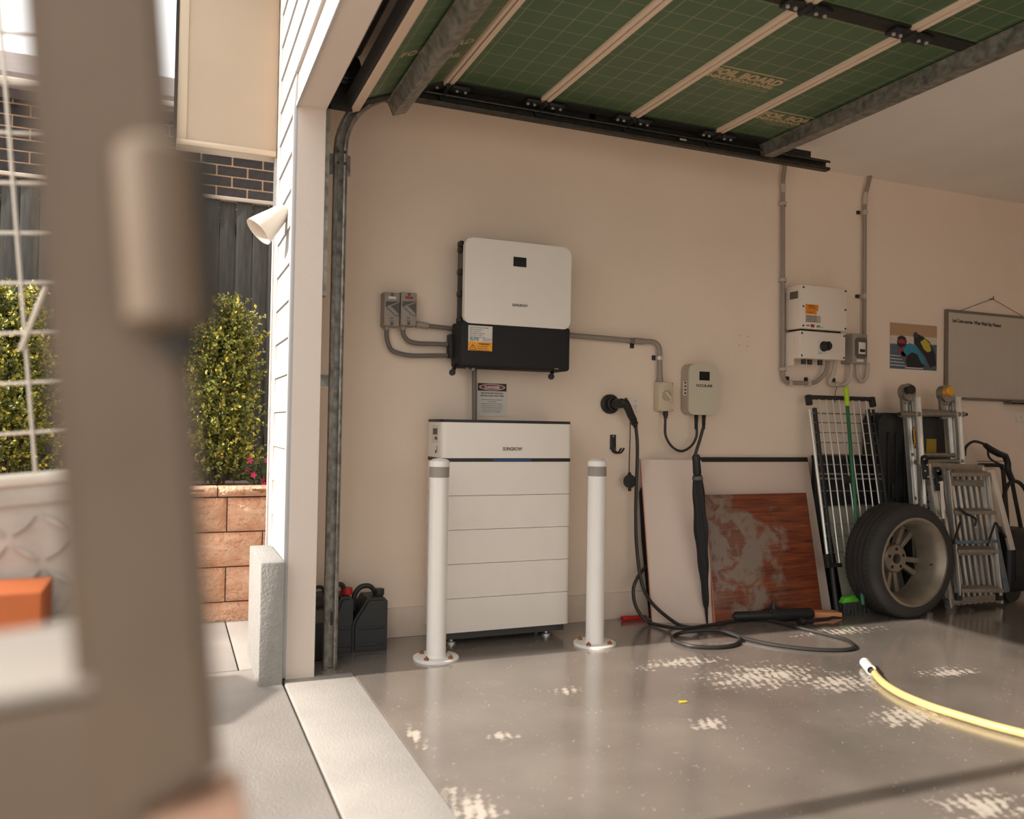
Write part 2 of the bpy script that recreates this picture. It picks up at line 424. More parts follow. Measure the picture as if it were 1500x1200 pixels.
def txt(p, s, size, o, m, xd=(1, 0, 0), yd=(0, 0, 1), name='lettering', sx=1., align='LEFT', bold=0, fit=0):
    cu = bpy.data.curves.new(name, 'FONT'); cu.body = s; cu.size = size; cu.align_x = align; cu.extrude = .0002; cu.offset = bold; cu.resolution_u = 2
    cu.space_line = 1.0
    t = bpy.data.objects.new(name, cu); COL.objects.link(t)
    dg = bpy.context.evaluated_depsgraph_get(); me = bpy.data.meshes.new_from_object(t.evaluated_get(dg))
    bpy.data.objects.remove(t); bpy.data.curves.remove(cu)
    if fit:
        xs = [v.co.x for v in me.vertices]; me.transform(Matrix.Translation((-min(xs), 0, 0))); sx = fit/(max(xs)-min(xs))
    xd, yd = V(xd).normalized(), V(yd).normalized(); R = Matrix((xd*sx, yd, xd.cross(yd))).transposed().to_4x4()
    R.translation = V(o)-BASE[p]; me.transform(R); me.materials.clear(); me.materials.append(m); me.name = name
    ob = bpy.data.objects.new(name, me); COL.objects.link(ob); ob.parent = p; BASE[ob] = BASE[p]; return ob
def wpx(x0, y0, x1, y1, Y):
    """rectangle on plane Y seen at the pixel corners -> x0,x1,z0,z1"""
    a = PY(x0, (y0+y1)/2, Y); b = PY(x1, (y0+y1)/2, Y); c = PY((x0+x1)/2, y0, Y); d = PY((x0+x1)/2, y1, Y)
    return a.x, b.x, d.z, c.z

H = 2.70
# ================================================================= SETTING
struct('floor', MB().box((.75, -6.2, -.2), (7.0, 0, 0)), m_floor)
struct('trim_threshold', MB().box((.462, -6.2, -.2), (.75, -.505, -.004), .006), m_conc)
struct('trim_sill', MB().box((.587, -.505, -.2), (.75, 0, -.002)), m_floor)
struct('floor_ground', MB().box((-14, -30, -.3), (20, -9, -.02)).box((.46, -9, -.3), (20, -6.2, -.02)).box((-14, -9, -.3), (-9, .7, -.02)), m_conc2)
gr = struct('floor_driveway', MB().box((-9, -9, -.3), (.46, .70, -.03)), m_joint)
for x0, y0, x1, y1 in ((-9, -9, .454, -.30), (-9, -.293, .300, .69), (.307, -.293, .455, .69)):
    part(gr, 'concrete_slab', MB().box((x0, y0, -.2), (x1, y1, -.008), .006), m_conc2)
wl = struct('wall_left', MB().box((.457, 0, -.1), (7.0, .15, H+.6)), m_wall)
for x, y in ((1083, 492), (1095, 493), (1083, 506), (1095, 507)):
    p = PY(x, y, -.0005); part(wl, 'drill_hole', MB().cyl(p, p+V((0, .001, 0)), .003, n=8), m_dark)
wj = struct('wall_front', MB().box((.470, -.508, -.1), (.587, .15, H+.6)), m_reveal)
struct('wall_lintel', MB().box((.470, -6.2, 2.388), (.587, -.508, 3.3)), m_reveal)
struct('wall_front_far', MB().box((.470, -6.2, -.1), (.587, -5.45, 2.388)), m_reveal)
struct('wall_back', MB().box((7.0, -6.2, -.1), (7.12, .15, H+.1)), m_wall)
struct('wall_right', MB().box((4.3, -6.35, -.1), (7.12, -6.2, H+.1)), m_wall)
struct('ceiling', MB().box((.587, -6.2, H), (7.12, .0, H+.1)), m_ceil)
struct('trim_roof', MB().box((.3, -6.5, 3.3), (7.2, .15, 3.4)), m_roof)
# weatherboards: lapped, each one its own piece
pitch = .158
def boardmesh(y0, y1):
    pr = [(.470, 0), (.470, pitch+.004), (.464, pitch+.004), (.456, .004), (.456, 0)]
    return MB().prism([V((x, y0, z)) for x, z in pr], (0, y1-y0, 0)).mesh('weatherboard', m_board)
bs, bl = boardmesh(-.506, .15), boardmesh(-6.2, .15)
z = 0.
while z < 3.2:
    o = inst(wj, 'weatherboard', bl if z > 2.37 else bs, (0, 0, z)); z += pitch
part(wj, 'corner_trim', MB().box((.448, .118, 0), (.472, .156, 3.3), .002), m_board)
part(wj, 'corner_trim', MB().box((.4525, -.5085, 0), (.472, -.488, 2.386), .002), m_board)
part(wj, 'weatherboard_starter', MB().box((.462, -6.2, 2.382), (.47, -.508, 2.40)), m_board)
# baseboard
zt = PY(580, 891, -.015).z
struct('baseboard_left', MB().box((.60, -.015, 0), (7.0, 0, zt), .003), m_skirt)
# rendered pier outside
struct('trim_pier', MB().box((.357, -.560, -.02), (.452, -.06, .49), .006), m_pier)

struct('trim_shadow_caster', MB().prism([V((-1.55, y, z)) for y, z in ((-.93, -.02), (-.34, -.02), (-.34, 1.0), (-.60, 1.10), (-.93, .96))], (.36, 0, 0), .01), m_block)  # unseen prism, added and shaped only to cast a shadow on the driveway
# eave bulkhead over the side passage
ev = struct('trim_eave', MB().box((.004, .10, 2.365), (.452, .19, 3.6)), m_eave)
part(ev, 'edge_strip', MB().box((.002, .092, 2.36), (.045, .10, 3.6), .002), m_eavetrim)
part(ev, 'drip_mould', MB().box((.002, .088, 2.345), (.452, .104, 2.372), .003), m_eavetrim)
part(ev, 'gutter_edge', MB().box((-.012, .085, 2.36), (.002, .19, 3.6)), m_dark)
part(ev, 'soffit_panel', MB().box((.002, .104, 2.345), (.452, .19, 2.365)), m_gut)

# ================================================================= OUTSIDE, SIDE PASSAGE
# retaining wall of split-faced blocks
rw = thing('retaining_wall', 'low retaining wall of salmon split-faced blocks in front of the dark paling fence', 'retaining wall', (.3, .65, 0))
part(rw, 'mortar_bed', MB().box((-2.6, .668, -.1), (.62, .80, .70)), m_joint)
def rockblock(w, h, d=.12, seed=0):
    rs = random.Random(seed); nx, nz = 7, 5; mb = MB(); g = []
    for j in range(nz+1):
        row = []
        for i in range(nx+1):
            edge = i in (0, nx) or j in (0, nz)
            y = .012 if edge else -.006+rs.uniform(-.016, .010)
            row.append(mb.bm.verts.new((w*i/nx+(0 if i in (0, nx) else rs.uniform(-.006, .006)), y, h*j/nz)))
        g.append(row)
    for j in range(nz):
        for i in range(nx): mb.bm.faces.new((g[j][i], g[j][i+1], g[j+1][i+1], g[j+1][i]))
    bv = [mb.bm.verts.new(p) for p in ((0, d, 0), (w, d, 0), (w, d, h), (0, d, h))]
    mb.bm.faces.new(bv)
    mb.bm.faces.new(g[0]+[bv[1], bv[0]]); mb.bm.faces.new(g[nz]+[bv[2], bv[3]])
    mb.bm.faces.new([r[0] for r in g]+[bv[3], bv[0]]); mb.bm.faces.new([r[nx] for r in g]+[bv[2], bv[1]])
    return mb.mesh('block', m_block, 80)
BW, BH = .372, .186
bm_ = [rockblock(BW-.006, BH-.006, seed=i) for i in range(4)]; cm_ = [rockblock(BW-.006, .052, seed=9+i) for i in range(3)]
xj = PY(333.5, 755, .65).x
for r, zb in enumerate((-.094, .093, .280, .467)):
    off = 0 if r % 2 else BW/2
    for k in range(-7, 2):
        x = xj+off+k*BW
        if x < .62: inst(rw, 'block', bm_[(k*3+r) % 4], (min(x, .9), .65, zb))
for k in range(-7, 2):
    x = xj-.05+k*BW
    if x < .62: inst(rw, 'cap_block', cm_[k % 3], (x, .643, .655))
struct('floor_garden_bed', MB().box((-2.6, .70, .3), (.62, 1.55, .685)), m_soil)
# paling fence
fn = thing('paling_fence', 'dark weathered timber paling fence behind the shrub', 'fence', (-.4, 1.5, .6))
pm = MB().box((0, 0, 0), (.096, .018, 1.86), .002).mesh('paling', m_paling)
for i in range(30):
    x = .62-.1*i; inst(fn, 'paling', pm, (x-.05, 1.5+(.012 if i % 2 else 0), .6+random.uniform(-.004, .004)))
for zz in (.9, 1.6, 2.25): part(fn, 'rail', MB().box((-2.4, 1.532, zz), (.68, 1.57, zz+.07)), m_paling)
part(fn, 'capping', MB().box((-2.4, 1.485, 2.462), (.68, 1.56, 2.485), .003), m_gut)
# neighbouring house
nh = thing('neighbour_house', 'dark brick house with pale mortar rising behind the fence', 'house', (0, 3.1, 0))
part(nh, 'wall', MB().box((-3.2, 3.112, 0), (2.2, 3.4, 3.48)), m_mortar)
brm = MB().box((0, 0, 0), (.23, .05, .076), .003).mesh('brick', m_brick)
for r in range(9):
    for k in range(14):
        x = -2.1+k*.242+(.121 if r % 2 else 0); inst(nh, 'brick', brm, (x, 3.104, 2.72+r*.088))
part(nh, 'wall_lower', MB().box((-3.2, 3.10, 0), (2.2, 3.112, 2.71)), m_brick)
part(nh, 'gutter', MB().box((-3.4, 2.86, 3.49), (2.4, 2.98, 3.53), .01), m_gut)
part(nh, 'eave_lining', MB().box((-3.4, 2.88, 3.45), (2.4, 3.2, 3.49)), m_roof)
part(nh, 'roof', MB().prism([V((-3.4, 2.88, 3.53)), V((-3.4, 2.9, 3.58)), V((-3.4, 6.5, 5.1)), V((-3.4, 6.5, 3.53))], (5.8, 0, 0)), m_roof)

def leaves(name, cen, rad, zb, zt, nspr, nl, seed, parent, lean=0):
    rs = np.random.RandomState(seed); vs, fs, tint = [], [], []; stems = MB()
    for k in range(nspr):
        t = rs.uniform(0, 1)**.8; zz = zb+(zt-zb)*t; a = rs.uniform(0, 2*np.pi)
        rr = rad*(1.0-.28*t-.5*max(0, t-.8)/.2*.6)*(.75+.25*math.sin(3*a+k % 7))
        r0 = rr*rs.uniform(.25, .98)
        p = np.array([cen[0]+r0*math.cos(a), cen[1]+r0*math.sin(a), zz])
        d = np.array([math.cos(a)*.55, math.sin(a)*.55, rs.uniform(.25, 1.1)]); d += rs.normal(0, .25, 3); d /= np.linalg.norm(d)
        ln = rs.uniform(.07, .16)
        if k % 12 == 0: stems.tube([V(p-d*.08), V(p+d*ln)], [.003, .0012], 4)
        for j in range(nl):
            s = (j+.5)/nl; c = p+d*ln*s; q = rs.normal(0, 1, 3); q /= np.linalg.norm(q); q = q*.8+d*.5; q /= np.linalg.norm(q)
            sd = np.cross(q, rs.normal(0, 1, 3)); sd /= np.linalg.norm(sd); L_ = rs.uniform(.017, .03); W_ = L_*.33
            b = len(vs); up = np.cross(q, sd)*W_*.35
            vs += [c, c+q*L_*.5+sd*W_+up, c+q*L_, c+q*L_*.5-sd*W_+up]; fs += [(b, b+1, b+2), (b, b+2, b+3)]
            ti = np.clip(.12+.62*s*rs.uniform(.3, 1.1)*(1 if k % 3 else 1.35)+rs.normal(0, .1), 0, 1); tint += [ti]*4
    me = bpy.data.meshes.new(name); me.from_pydata([tuple(v) for v in vs], [], fs)
    at = me.attributes.new('tint', 'FLOAT', 'POINT'); at.data.foreach_set('value', tint); me.materials.append(m_leaf)
    me.transform(Matrix.Translation(-BASE[parent]))
    part(parent, 'foliage', me, m_leaf, kind='stuff'); part(parent, 'twig', stems, m_stem, kind='stuff')
def shrub(px, py, Y, rad, zt, label, seed, n=900):
    p = PY(px, py, Y); t = thing('garden_shrub', label, 'shrub', (p.x, Y, .68))
    mb = MB()
    for k in range(5):
        a = k*1.3; mb.tube(smooth([V((p.x+.03*math.cos(a), Y+.03*math.sin(a), .66)), V((p.x+.08*math.cos(a), Y+.08*math.sin(a), 1.0)), V((p.x+.1*math.cos(a), Y+.1*math.sin(a), zt-.2))]), .007, 5)
    part(t, 'trunk', mb, m_stem)
    leaves('foliage', (p.x, Y), rad, .70, zt-.06, n, 15, seed, t); return t
shrub(320, 600, .98, .265, 1.74, 'bushy green shrub with yellow-green tips above the salmon block wall', 3, 1500)
shrub(8, 600, 1.0, .29, 1.72, 'green shrub seen through the trailer mesh at the left edge of the photo', 5, 1200)
fl = PY(381, 700, .80)
ft = thing('flower_plant', 'small pink flowering plant beside the shrub on the block wall', 'flower', (fl.x, .80, .68))
mb = MB(); mg = MB()
rs = random.Random(4)
for k in range(22):
    c = V((fl.x+rs.uniform(-.07, .06), .80+rs.uniform(-.05, .05), .70+rs.uniform(.0, .16)))
    if k < 12: 
        for j in range(5):
            a = j*1.2566; mb.poly([c, c+V((.012*math.cos(a-.5), -.004, .012*math.sin(a-.5))), c+V((.02*math.cos(a), -.006, .02*math.sin(a))), c+V((.012*math.cos(a+.5), -.004, .012*math.sin(a+.5)))])
    for j in range(6):
        a = rs.uniform(0, 6.28); q = V((math.cos(a), rs.uniform(-.5, .5), math.sin(a)))*.03; s_ = q.cross(V((0, 1, 0)))*.3; c2 = c+V((rs.uniform(-.03, .03), .01, -.02+rs.uniform(-.03, .02)))
        mg.poly([c2, c2+q*.5+s_, c2+q, c2+q*.5-s_])
    mg.tube([V((fl.x, .80, .68)), c], .0015, 4)
part(ft, 'petal', mb, m_pink, kind='stuff'); part(ft, 'foliage', mg, mat('flower leaf', (52, 70, 34), .6), kind='stuff')

# outdoor wall lamp with a flared white shade
a = PX(408, 336, .425)
lt = thing('outdoor_lamp', 'white flared wall lamp fixed to the weatherboards', 'lamp', (.448, a.y, a.z))
c0 = V((.44, a.y, a.z+.06)); ax = V((-.62, -.10, -.62)).normalized()
part(lt, 'mount', MB().cyl(V((.452, a.y, a.z+.07)), V((.425, a.y, a.z+.07)), .03), m_white2)
part(lt, 'shade', MB().lathe([(.030, -.02), (.036, .0), (.062, .11), (.067, .14), (.063, .139), (.032, .01), (.0005, .0)], V((.437, a.y, a.z+.075)), ax, 28), m_white2)
part(lt, 'bulb', MB().lathe([(.001, .02), (.02, .03), (.024, .06), (.015, .08), (.001, .085)], V((.437, a.y, a.z+.075)), ax, 16), m_eavetrim)

# ================================================================= TRAILER (foreground, tipped nose down)
TP = V((-.13, -2.17, .95)); TH = math.radians(-5.3)
tr = thing('box_trailer', 'dusty cage trailer in the left foreground with a thick blurred corner post', 'trailer', TP)
tr.rotation_euler = (0, TH, 0); BASE[tr] = V((0, 0, 0))
TRI = (Matrix.Translation(TP) @ Matrix.Rotation(TH, 4, 'Y')).inverted()
def TL(p): return TRI @ V(p)
# local frame: x along the trailer (rear is +x), y world Y minus pivot, z up; far side at y=0, near side at y=-1.27
zr = TL(PY(40, 702, -2.17)).z
def tp(name, mb, m, label=None, kind=None): return part(tr, name, mb, m, label, kind, local=True)
for i in range(13):
    zz = TL(PY(25, 635, -2.17)).z + (i-1)*.0985
    tp('mesh_wire', MB().cyl((-1.95, 0, zz), (.0, 0, zz), .0032, n=6), m_wire)
xw = TL(PY(30, 400, -2.17)).x
for k in range(-4, 1):
    if k != 0 and abs(k) % 1 == 0: pass
    tp('mesh_wire', MB().cyl((xw+k*.40, -.006, zr), (xw+k*.40, -.006, zr+.98), .0036, n=6), m_wire)
q1, q2 = TL(PY(28, 512, -2.20)), TL(PY(52, 445, -2.20))
tp('brace_wire', MB().cyl((q1.x, -.012, q1.z), (q2.x+.02, -.04, q2.z+.03), .005, n=6), m_wire)
tp('side_rail', MB().box((-1.95, -.022, zr-.012), (.04, .022, zr+.012), .005), m_wire)
tp('side_rail', MB().box((-1.95, -.012, zr-.050), (.04, .012, zr-.012), .002), m_check)
tp('side_panel', MB().box((-1.95, .0, zr-.50), (.04, .006, zr-.05)), m_check)
mb = MB(); k = 0
for i in range(36):
    for j in range(8):
        x, z_ = -1.92+i*.054, zr-.09-j*.054; s_ = 1 if (i+j) % 2 else -1; d = V((.022*s_, 0, .017)); wv = V((.004*-s_*.7, 0, .005))
        mb.prism([V((x, -.0002, z_))-d-wv*.2, V((x, -.0002, z_))+wv, V((x, -.0002, z_))+d, V((x, -.0002, z_))-wv], (0, -.007, 0))
tp('tread_bar', mb, m_check, kind='stuff')
tp('corner_post', MB().box((-.035, -.035, zr-.55), (.035, .035, zr+1.05), .006), m_trailer)
tp('top_rail', MB().box((-1.95, -.02, zr+.99), (.035, .02, zr+1.03), .005), m_trailer)
tp('bed', MB().box((-1.95, -1.27, zr-.50), (.03, 0, zr-.47)), m_check)
# near side
PN = -3.60
a0, a1 = TL(PY(130, 0, PN)), TL(PY(203, 1000, PN))
xc = (a0.x+a1.x)/2; yn = PN-TP.y
hw = (PY(303, 900, PN).x-PY(93, 900, PN).x)/2; xc += .003
zlow = TL(PY(240, 1165, PN)).z
pb = [V((xc-hw, yn, zlow-.02)), V((xc+hw, yn, zlow+.005)), V((xc+hw, yn, 1.1)), V((xc-hw, yn, 1.1))]
tp('near_post', MB().prism(pb, (0, .06, 0), .008), m_trailer)
zt_ = TL(PY(40, 1035, PN)).z
tp('rail_cap', MB().box((-1.95, yn+.004, zt_), (xc, yn+.15, zt_+.006), .002), mat('pale rail cap', (148, 140, 130), .6))
tp('near_rail', MB().box((-1.95, yn+.002, zt_-.30), (xc, yn+.15, zt_), .012), m_trailer)
tp('chassis_beam', MB().box((-1.95, yn+.004, zlow-.14), (xc+hw+.01, yn+.05, zlow-.012), .006), mat('pinkish primer', (186, 146, 122), .6))
h0 = TL(PY(248, 200, PN-.02)); h1 = TL(PY(255, 478, PN-.02))
tp('hinge_barrel', MB().lathe([(.0005, -.001), (.013, 0), (.018, .005), (.018, (h0-h1).length-.005), (.013, (h0-h1).length), (.0005, (h0-h1).length+.001)], (h1.x-.003, yn-.009, h1.z), (0, 0, 1), 24), m_trailer)
tp('hinge_plate', MB().box((h1.x+.002, yn-.010, h1.z+.002), (h1.x+.024, yn+.02, h0.z-.002), .006), m_darksteel)
tp('hinge_pin', MB().cyl((h1.x+.003, yn-.004, h1.z-.014), (h1.x+.003, yn-.004, h1.z+.01), .009), m_darksteel)
for yy in (-.1, -1.17):
    tp('trailer_wheel', MB().lathe([(.10, -.08), (.28, -.09), (.30, -.06), (.30, .06), (.28, .09), (.10, .08)], (-1.0, yy, -.72), (0, 1, 0), 28, closed=True), m_tyre)
tp('axle', MB().cyl((-1.0, -1.2, -.72), (-1.0, -.06, -.72), .025), m_darksteel)
tp('spring_pack', MB().box((-1.3, -1.05, -.74), (-.7, -1.0, zr-.48)).box((-1.3, -.27, -.74), (-.7, -.22, zr-.48)), m_darksteel)
# orange block inside the trailer
oa, ob_ = PY(-30, 868, -2.33), PY(62, 938, -2.33)
solo('timber_block', MB().box((oa.x-.1, -2.36, ob_.z), (ob_.x, -2.20, oa.z), .003), m_orange, 'orange block with a pale top inside the trailer by the mesh side', 'block')
tp('shelf', MB().box((-.7, -.24, TL(V((oa.x, 0, ob_.z))).z-.03), (-.04, -.0, TL(V((oa.x, 0, ob_.z))).z-.008)), m_stick)

# ================================================================= GARAGE DOOR
ZD = 2.600; X0, Z0 = .705, 2.432
gd = thing('garage_door', 'raised sectional garage door with green foil insulation and pale rails overhead', 'garage door', (1.13, -.44, ZD))
JX = [1.13, 1.612, 2.097, 2.605, 3.06]
YN, YF = -.44, -5.42
def section(p, q, idx):
    """one door section from p to q (x,z); inside face is down"""
    p, q = V((p[0], 0, p[1])), V((q[0], 0, q[1])); d = (q-p).normalized(); n = V((d.z, 0, -d.x))   # n points down/inside
    if n.z > 0: n = -n
    def slab(a, b, y0, y1, h0, h1, bev=0):
        A, B = p+d*a, q-d*b
        c = [A+n*h0, B+n*h0, B+n*h1, A+n*h1]
        mb = MB(); return mb.prism([V((v.x, y0, v.z)) for v in c], (0, y1-y0, 0), bev)
    sk = part(gd, 'door_panel', slab(.002, .002, YN, YF, -.05, -.035), m_strip)
    part(sk, 'insulation_board', slab(.012, .012, YN-.03, YF+.03, -.035, -.012), m_foil)
    for (a, b) in ((.004, (q-p).length-.026), ((q-p).length-.026, .004)):
        part(sk, 'edge_rail', slab(a, b, YN-.035, YF+.03, -.034, .0, .003), m_strip)
    for y in (YN, -1.66, -2.9, -4.15, YF+.07):
        part(sk, 'stile', slab(.026, .026, y, y-.07, -.034, -.004), m_darksteel)
    return d, n
secs = [((X0, Z0), (JX[0], ZD))]+[((JX[i], ZD), (JX[i+1], ZD)) for i in range(4)]
for i, (a, b) in enumerate(secs): section(a, b, i)
# bottom seal and stiffening rail of the lowest section
d0 = V((JX[0]-X0, 0, ZD-Z0)).normalized(); n0 = V((d0.z, 0, -d0.x))
A = V((X0, 0, Z0))
part(gd, 'bottom_rail', MB().prism([V((v.x, YN, v.z)) for v in (A-d0*.012-n0*.05, A+d0*.030-n0*.05, A+d0*.034+n0*.014, A-d0*.012+n0*.014)], (0, YF-YN, 0), .004), m_strip)
part(gd, 'bottom_seal', MB().prism([V((v.x, YN, v.z)) for v in (A-d0*.022-n0*.045, A-d0*.012-n0*.048, A-d0*.012+n0*.008, A-d0*.022+n0*.0)], (0, YF-YN, 0), .006), m_rubber)
# hinges on the end stile and on the intermediate stile, with bolts
for x in JX[:4]:
    for y in (YN-.036, -1.695):
        h = part(gd, 'hinge', MB().box((x-.095, y-.03, ZD-.014), (x-.02, y+.03, ZD+.0), .003).box((x+.02, y-.03, ZD-.016), (x+.105, y+.03, ZD+.0), .003).cyl((x, y-.03, ZD-.012), (x, y+.03, ZD-.012), .013, n=10), m_black)
        for dx in (-.08, -.045, .05, .09):
            part(h, 'bolt', MB().cyl((x+dx, y, ZD-.022), (x+dx, y, ZD-.012), .007, n=6), m_chrome)
        if y > -1:
            part(h, 'roller', MB().cyl((x, y+.03, ZD-.03), (x, y+.075, ZD-.03), .006, n=8).cyl((x, y+.05, ZD-.03), (x, y+.07, ZD-.03), .022, n=14), m_black)
# galvanised struts
def strut(c, d, n, name='strut', ye=YN+.02):
    c, d, n = V(c), V(d), V(n); prof = [(-.045, -.006), (-.032, -.004), (-.028, .055), (.028, .055), (.032, -.004), (.045, -.006), (.045, -.002), (.036, .0), (.032, .060), (-.032, .060), (-.036, .0), (-.045, -.002)]
    mb = MB(); pts = [c+d*a+n*b for a, b in prof]
    mb.prism([V((v.x, ye, v.z)) for v in pts], (0, YF-ye, 0)); part(gd, name, mb, m_galv)
strut(A+d0*.215+n0*.002, d0, n0)
strut((2.965, 0, ZD), (1, 0, 0), (0, 0, -1))
# printed lettering of the boards (runs along x, read from below)
for x, y in ((2.136, -1.07), (2.655, -.76), (1.66, -2.3), (1.17, -1.95), (2.14, -2.6), (1.66, -3.6)):
    zz = ZD+.0115
    txt(gd, 'FOIL BOARD', .075, (x, y, zz), m_foilink, (1, 0, 0), (0, -1, 0), bold=.004, fit=.365)
    txt(gd, 'INSULATION PANEL', .038, (x, y+.038, zz), m_foilink, (1, 0, 0), (0, -1, 0), bold=.002, fit=.36)
    txt(gd, 'www.foilboard.com.au', .018, (x+.06, y+.060, zz), m_foilink, (1, 0, 0), (0, -1, 0), fit=.29)
    part(gd, 'print_line', MB().box((x+.01, y-.070, zz), (x+.35, y-.077, zz+.002)), m_foilink)
    part(gd, 'print_line', MB().box((x+.10, y+.074, zz), (x+.365, y+.077, zz+.002)), m_foilink)
for t0, yy in ((.10, -.93), (.30, -.80)):
    o_ = A+d0*t0-n0*.0115; txt(gd, 'FOIL BOARD', .062, (o_.x, yy, o_.z), m_foilink, d0, (0, -1, 0), sx=.9, bold=.0012)

# side track: vertical leg, bend and horizontal run
trk = thing('door_track', 'galvanised garage door track rising from the floor and bending along the wall', 'door track', (.667, -.42, 0))
XT, YT, RB = .667, -.425, .30; ZH = 2.554
path = [V((XT, YT, 0)), V((XT, YT, 1.0)), V((XT, YT, ZH-RB))]
vpath = list(path)
bend = [V((XT+RB-RB*math.cos(a), YT, ZH-RB+RB*math.sin(a))) for a in [i*math.pi/2/10 for i in range(11)]]
hpath = [V((XT+RB, YT, ZH)), V((2.2, YT, ZH)), V((3.40, YT, ZH))]
U_ = [(-.028, -.022), (.028, -.022), (.028, .014), (.018, .020), (.012, .018), (.022, .010), (.022, -.016), (-.022, -.016), (-.022, .010), (-.012, .018), (-.018, .020), (-.028, .014)]
def axes(pth):
    t = [(pth[min(i+1, len(pth)-1)]-pth[max(i-1, 0)]).normalized() for i in range(len(pth))]
    yv = V((0, 1, 0)); return (lambda i: yv.cross(t[i])), (lambda i: -yv)
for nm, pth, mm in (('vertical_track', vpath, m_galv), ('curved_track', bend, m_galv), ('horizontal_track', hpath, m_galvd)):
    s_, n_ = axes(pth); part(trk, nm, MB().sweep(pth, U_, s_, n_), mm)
part(trk, 'jamb_angle', MB().box((.588, -.50, 1.6), (.606, -.44, 2.48)).box((.588, -.405, 2.15), (.715, -.400, 2.24)), m_galv)
for zz in (1.245,): part(trk, 'bracket', MB().box((.588, -.405, zz-.025), (.69, -.400, zz+.025)).box((.588, -.45, zz-.03), (.594, -.400, zz+.03)), m_galv)
for dx in (-.018, .018):
    for dz in (2.19, 2.24): part(trk, 'bolt', MB().cyl((XT+dx*.8, -.452, dz), (XT+dx*.8, -.446, dz), .006, n=6), m_darksteel)
part(trk, 'slot', MB().box((XT-.006, -.4476, .19), (XT+.004, -.4468, .25)), m_dark)
part(trk, 'wall_angle', MB().box((1.05, -.40, ZH-.012), (3.30, -.40+.02, ZH+.078)), m_darksteel)
for x in (1.9, 3.1): part(trk, 'hanger', MB().box((x, -.40, ZH+.02), (x+.03, -.395, H)), m_galvd)
part(trk, 'track_slot', MB().box((2.40, -.4478, ZH-.006), (2.44, -.4470, ZH+.004)), m_wire)
part(trk, 'track_slot', MB().box((2.98, -.4478, ZH-.006), (3.02, -.4470, ZH+.004)), m_wire)
# torsion drum above the bend
dr = thing('spring_drum', 'dark cable drum and shaft behind the lintel at the top left of the door', 'door hardware', (.655, -.53, 2.62))
part(dr, 'drum', MB().lathe([(.001, 0), (.055, 0), (.06, .006), (.05, .012), (.05, .05), (.06, .056), (.001, .06)], (.655, -.60, 2.56), (0, 1, 0), 24), m_black)
part(dr, 'shaft', MB().cyl((.655, -5.3, 2.56), (.655, -.44, 2.56), .0125), m_darksteel)
part(dr, 'spring', MB().cyl((.655, -2.4, 2.56), (.655, -.75, 2.56), .03), m_darksteel)
part(dr, 'bearing_plate', MB().box((.588, -.50, 2.40), (.70, -.495, 2.66)).box((.588, -.50, 2.40), (.594, -.44, 2.66)), m_darksteel)
part(dr, 'lift_cable', MB().cyl((.632, -.53, 2.54), (.68, -.47, 2.40), .002, n=5), m_darksteel)

# ================================================================= LEFT WALL EQUIPMENT
# ---- two DC isolators
Yf = -.075
for (x0, x1, lab, kind) in ((562.5, 586, 'left one of the two grey wall isolators, its label plate white', 0), (587, 611, 'right one of the two grey wall isolators, its label plate reddish', 1)):
    a, b, zb, zt = wpx(x0, 428, x1, 478, Yf)
    zb += (.0 if kind == 0 else .002)
    t = thing('isolator_switch', lab, 'isolator', ((a+b)/2, 0, zb), 'grey isolators left of the big inverter')
    part(t, 'body', MB().box((a, Yf+.02, zb), (b, 0, zt), .004).box((a+.001, Yf, zb+.001), (b-.001, Yf+.02, zt-.001), .006), m_iso)
    w_, h_ = b-a, zt-zb
    part(t, 'recess_plate', MB().prism([V((a+w_*.1, Yf-.001, zb+h_*.72)), V((a+w_*.95, Yf-.001, zb+h_*.74)), V((a+w_*.95, Yf-.001, zb+h_*.3)), V((a+w_*.1, Yf-.001, zb+h_*.56))], (0, .0015, 0)), m_isol)
    lv = [V((a+w_*.12, 0, zb+h_*.55)), V((a+w_*.30, 0, zb+h_*.62)), V((a+w_*.9, 0, zb+h_*.36)), V((a+w_*.80, 0, zb+h_*.28)), V((a+w_*.35, 0, zb+h_*.46))]
    part(t, 'lever', MB().prism([v+V((0, Yf, 0)) for v in lv], (0, -.014, 0), .003), m_iso)
    up = [V((a+w_*.30, Yf-.001, zb+h_*.60)), V((a+w_*.95, Yf-.001, zb+h_*.735)), V((a+w_*.95, Yf-.001, zb+h_*.71)), V((a+w_*.36, Yf-.001, zb+h_*.57))]
    part(t, 'guide_ridge', MB().prism(up, (0, -.010, 0)), m_iso)
    part(t, 'label_plate', MB().box((a+w_*.26, Yf-.0015, zb+h_*.80), (b-w_*.26, Yf, zb+h_*.87)), m_stick if kind == 0 else m_redink)
    for zz in (.07, .93): part(t, 'screw', MB().cyl((a+w_*.5, Yf-.003, zb+h_*zz), (a+w_*.5, Yf, zb+h_*zz), .008, n=12), m_isol)
    for k in range(2): txt(t, ('20A', '32 A')[k], .011, (a+w_*.36, Yf-.001, zb+h_*(.21-.08*k)), m_ink)
def conduit(name, label, pts, r, m, n=10, group=None, couplers=(), clips=()):
    t = thing(name, label, 'conduit', pts[0], group)
    part(t, 'pipe', MB().tube(pts, r, n), m)
    for (p, q) in couplers: part(t, 'coupling', MB().cyl(p, q, r*1.25, n=14), m_conduit2)
    return t
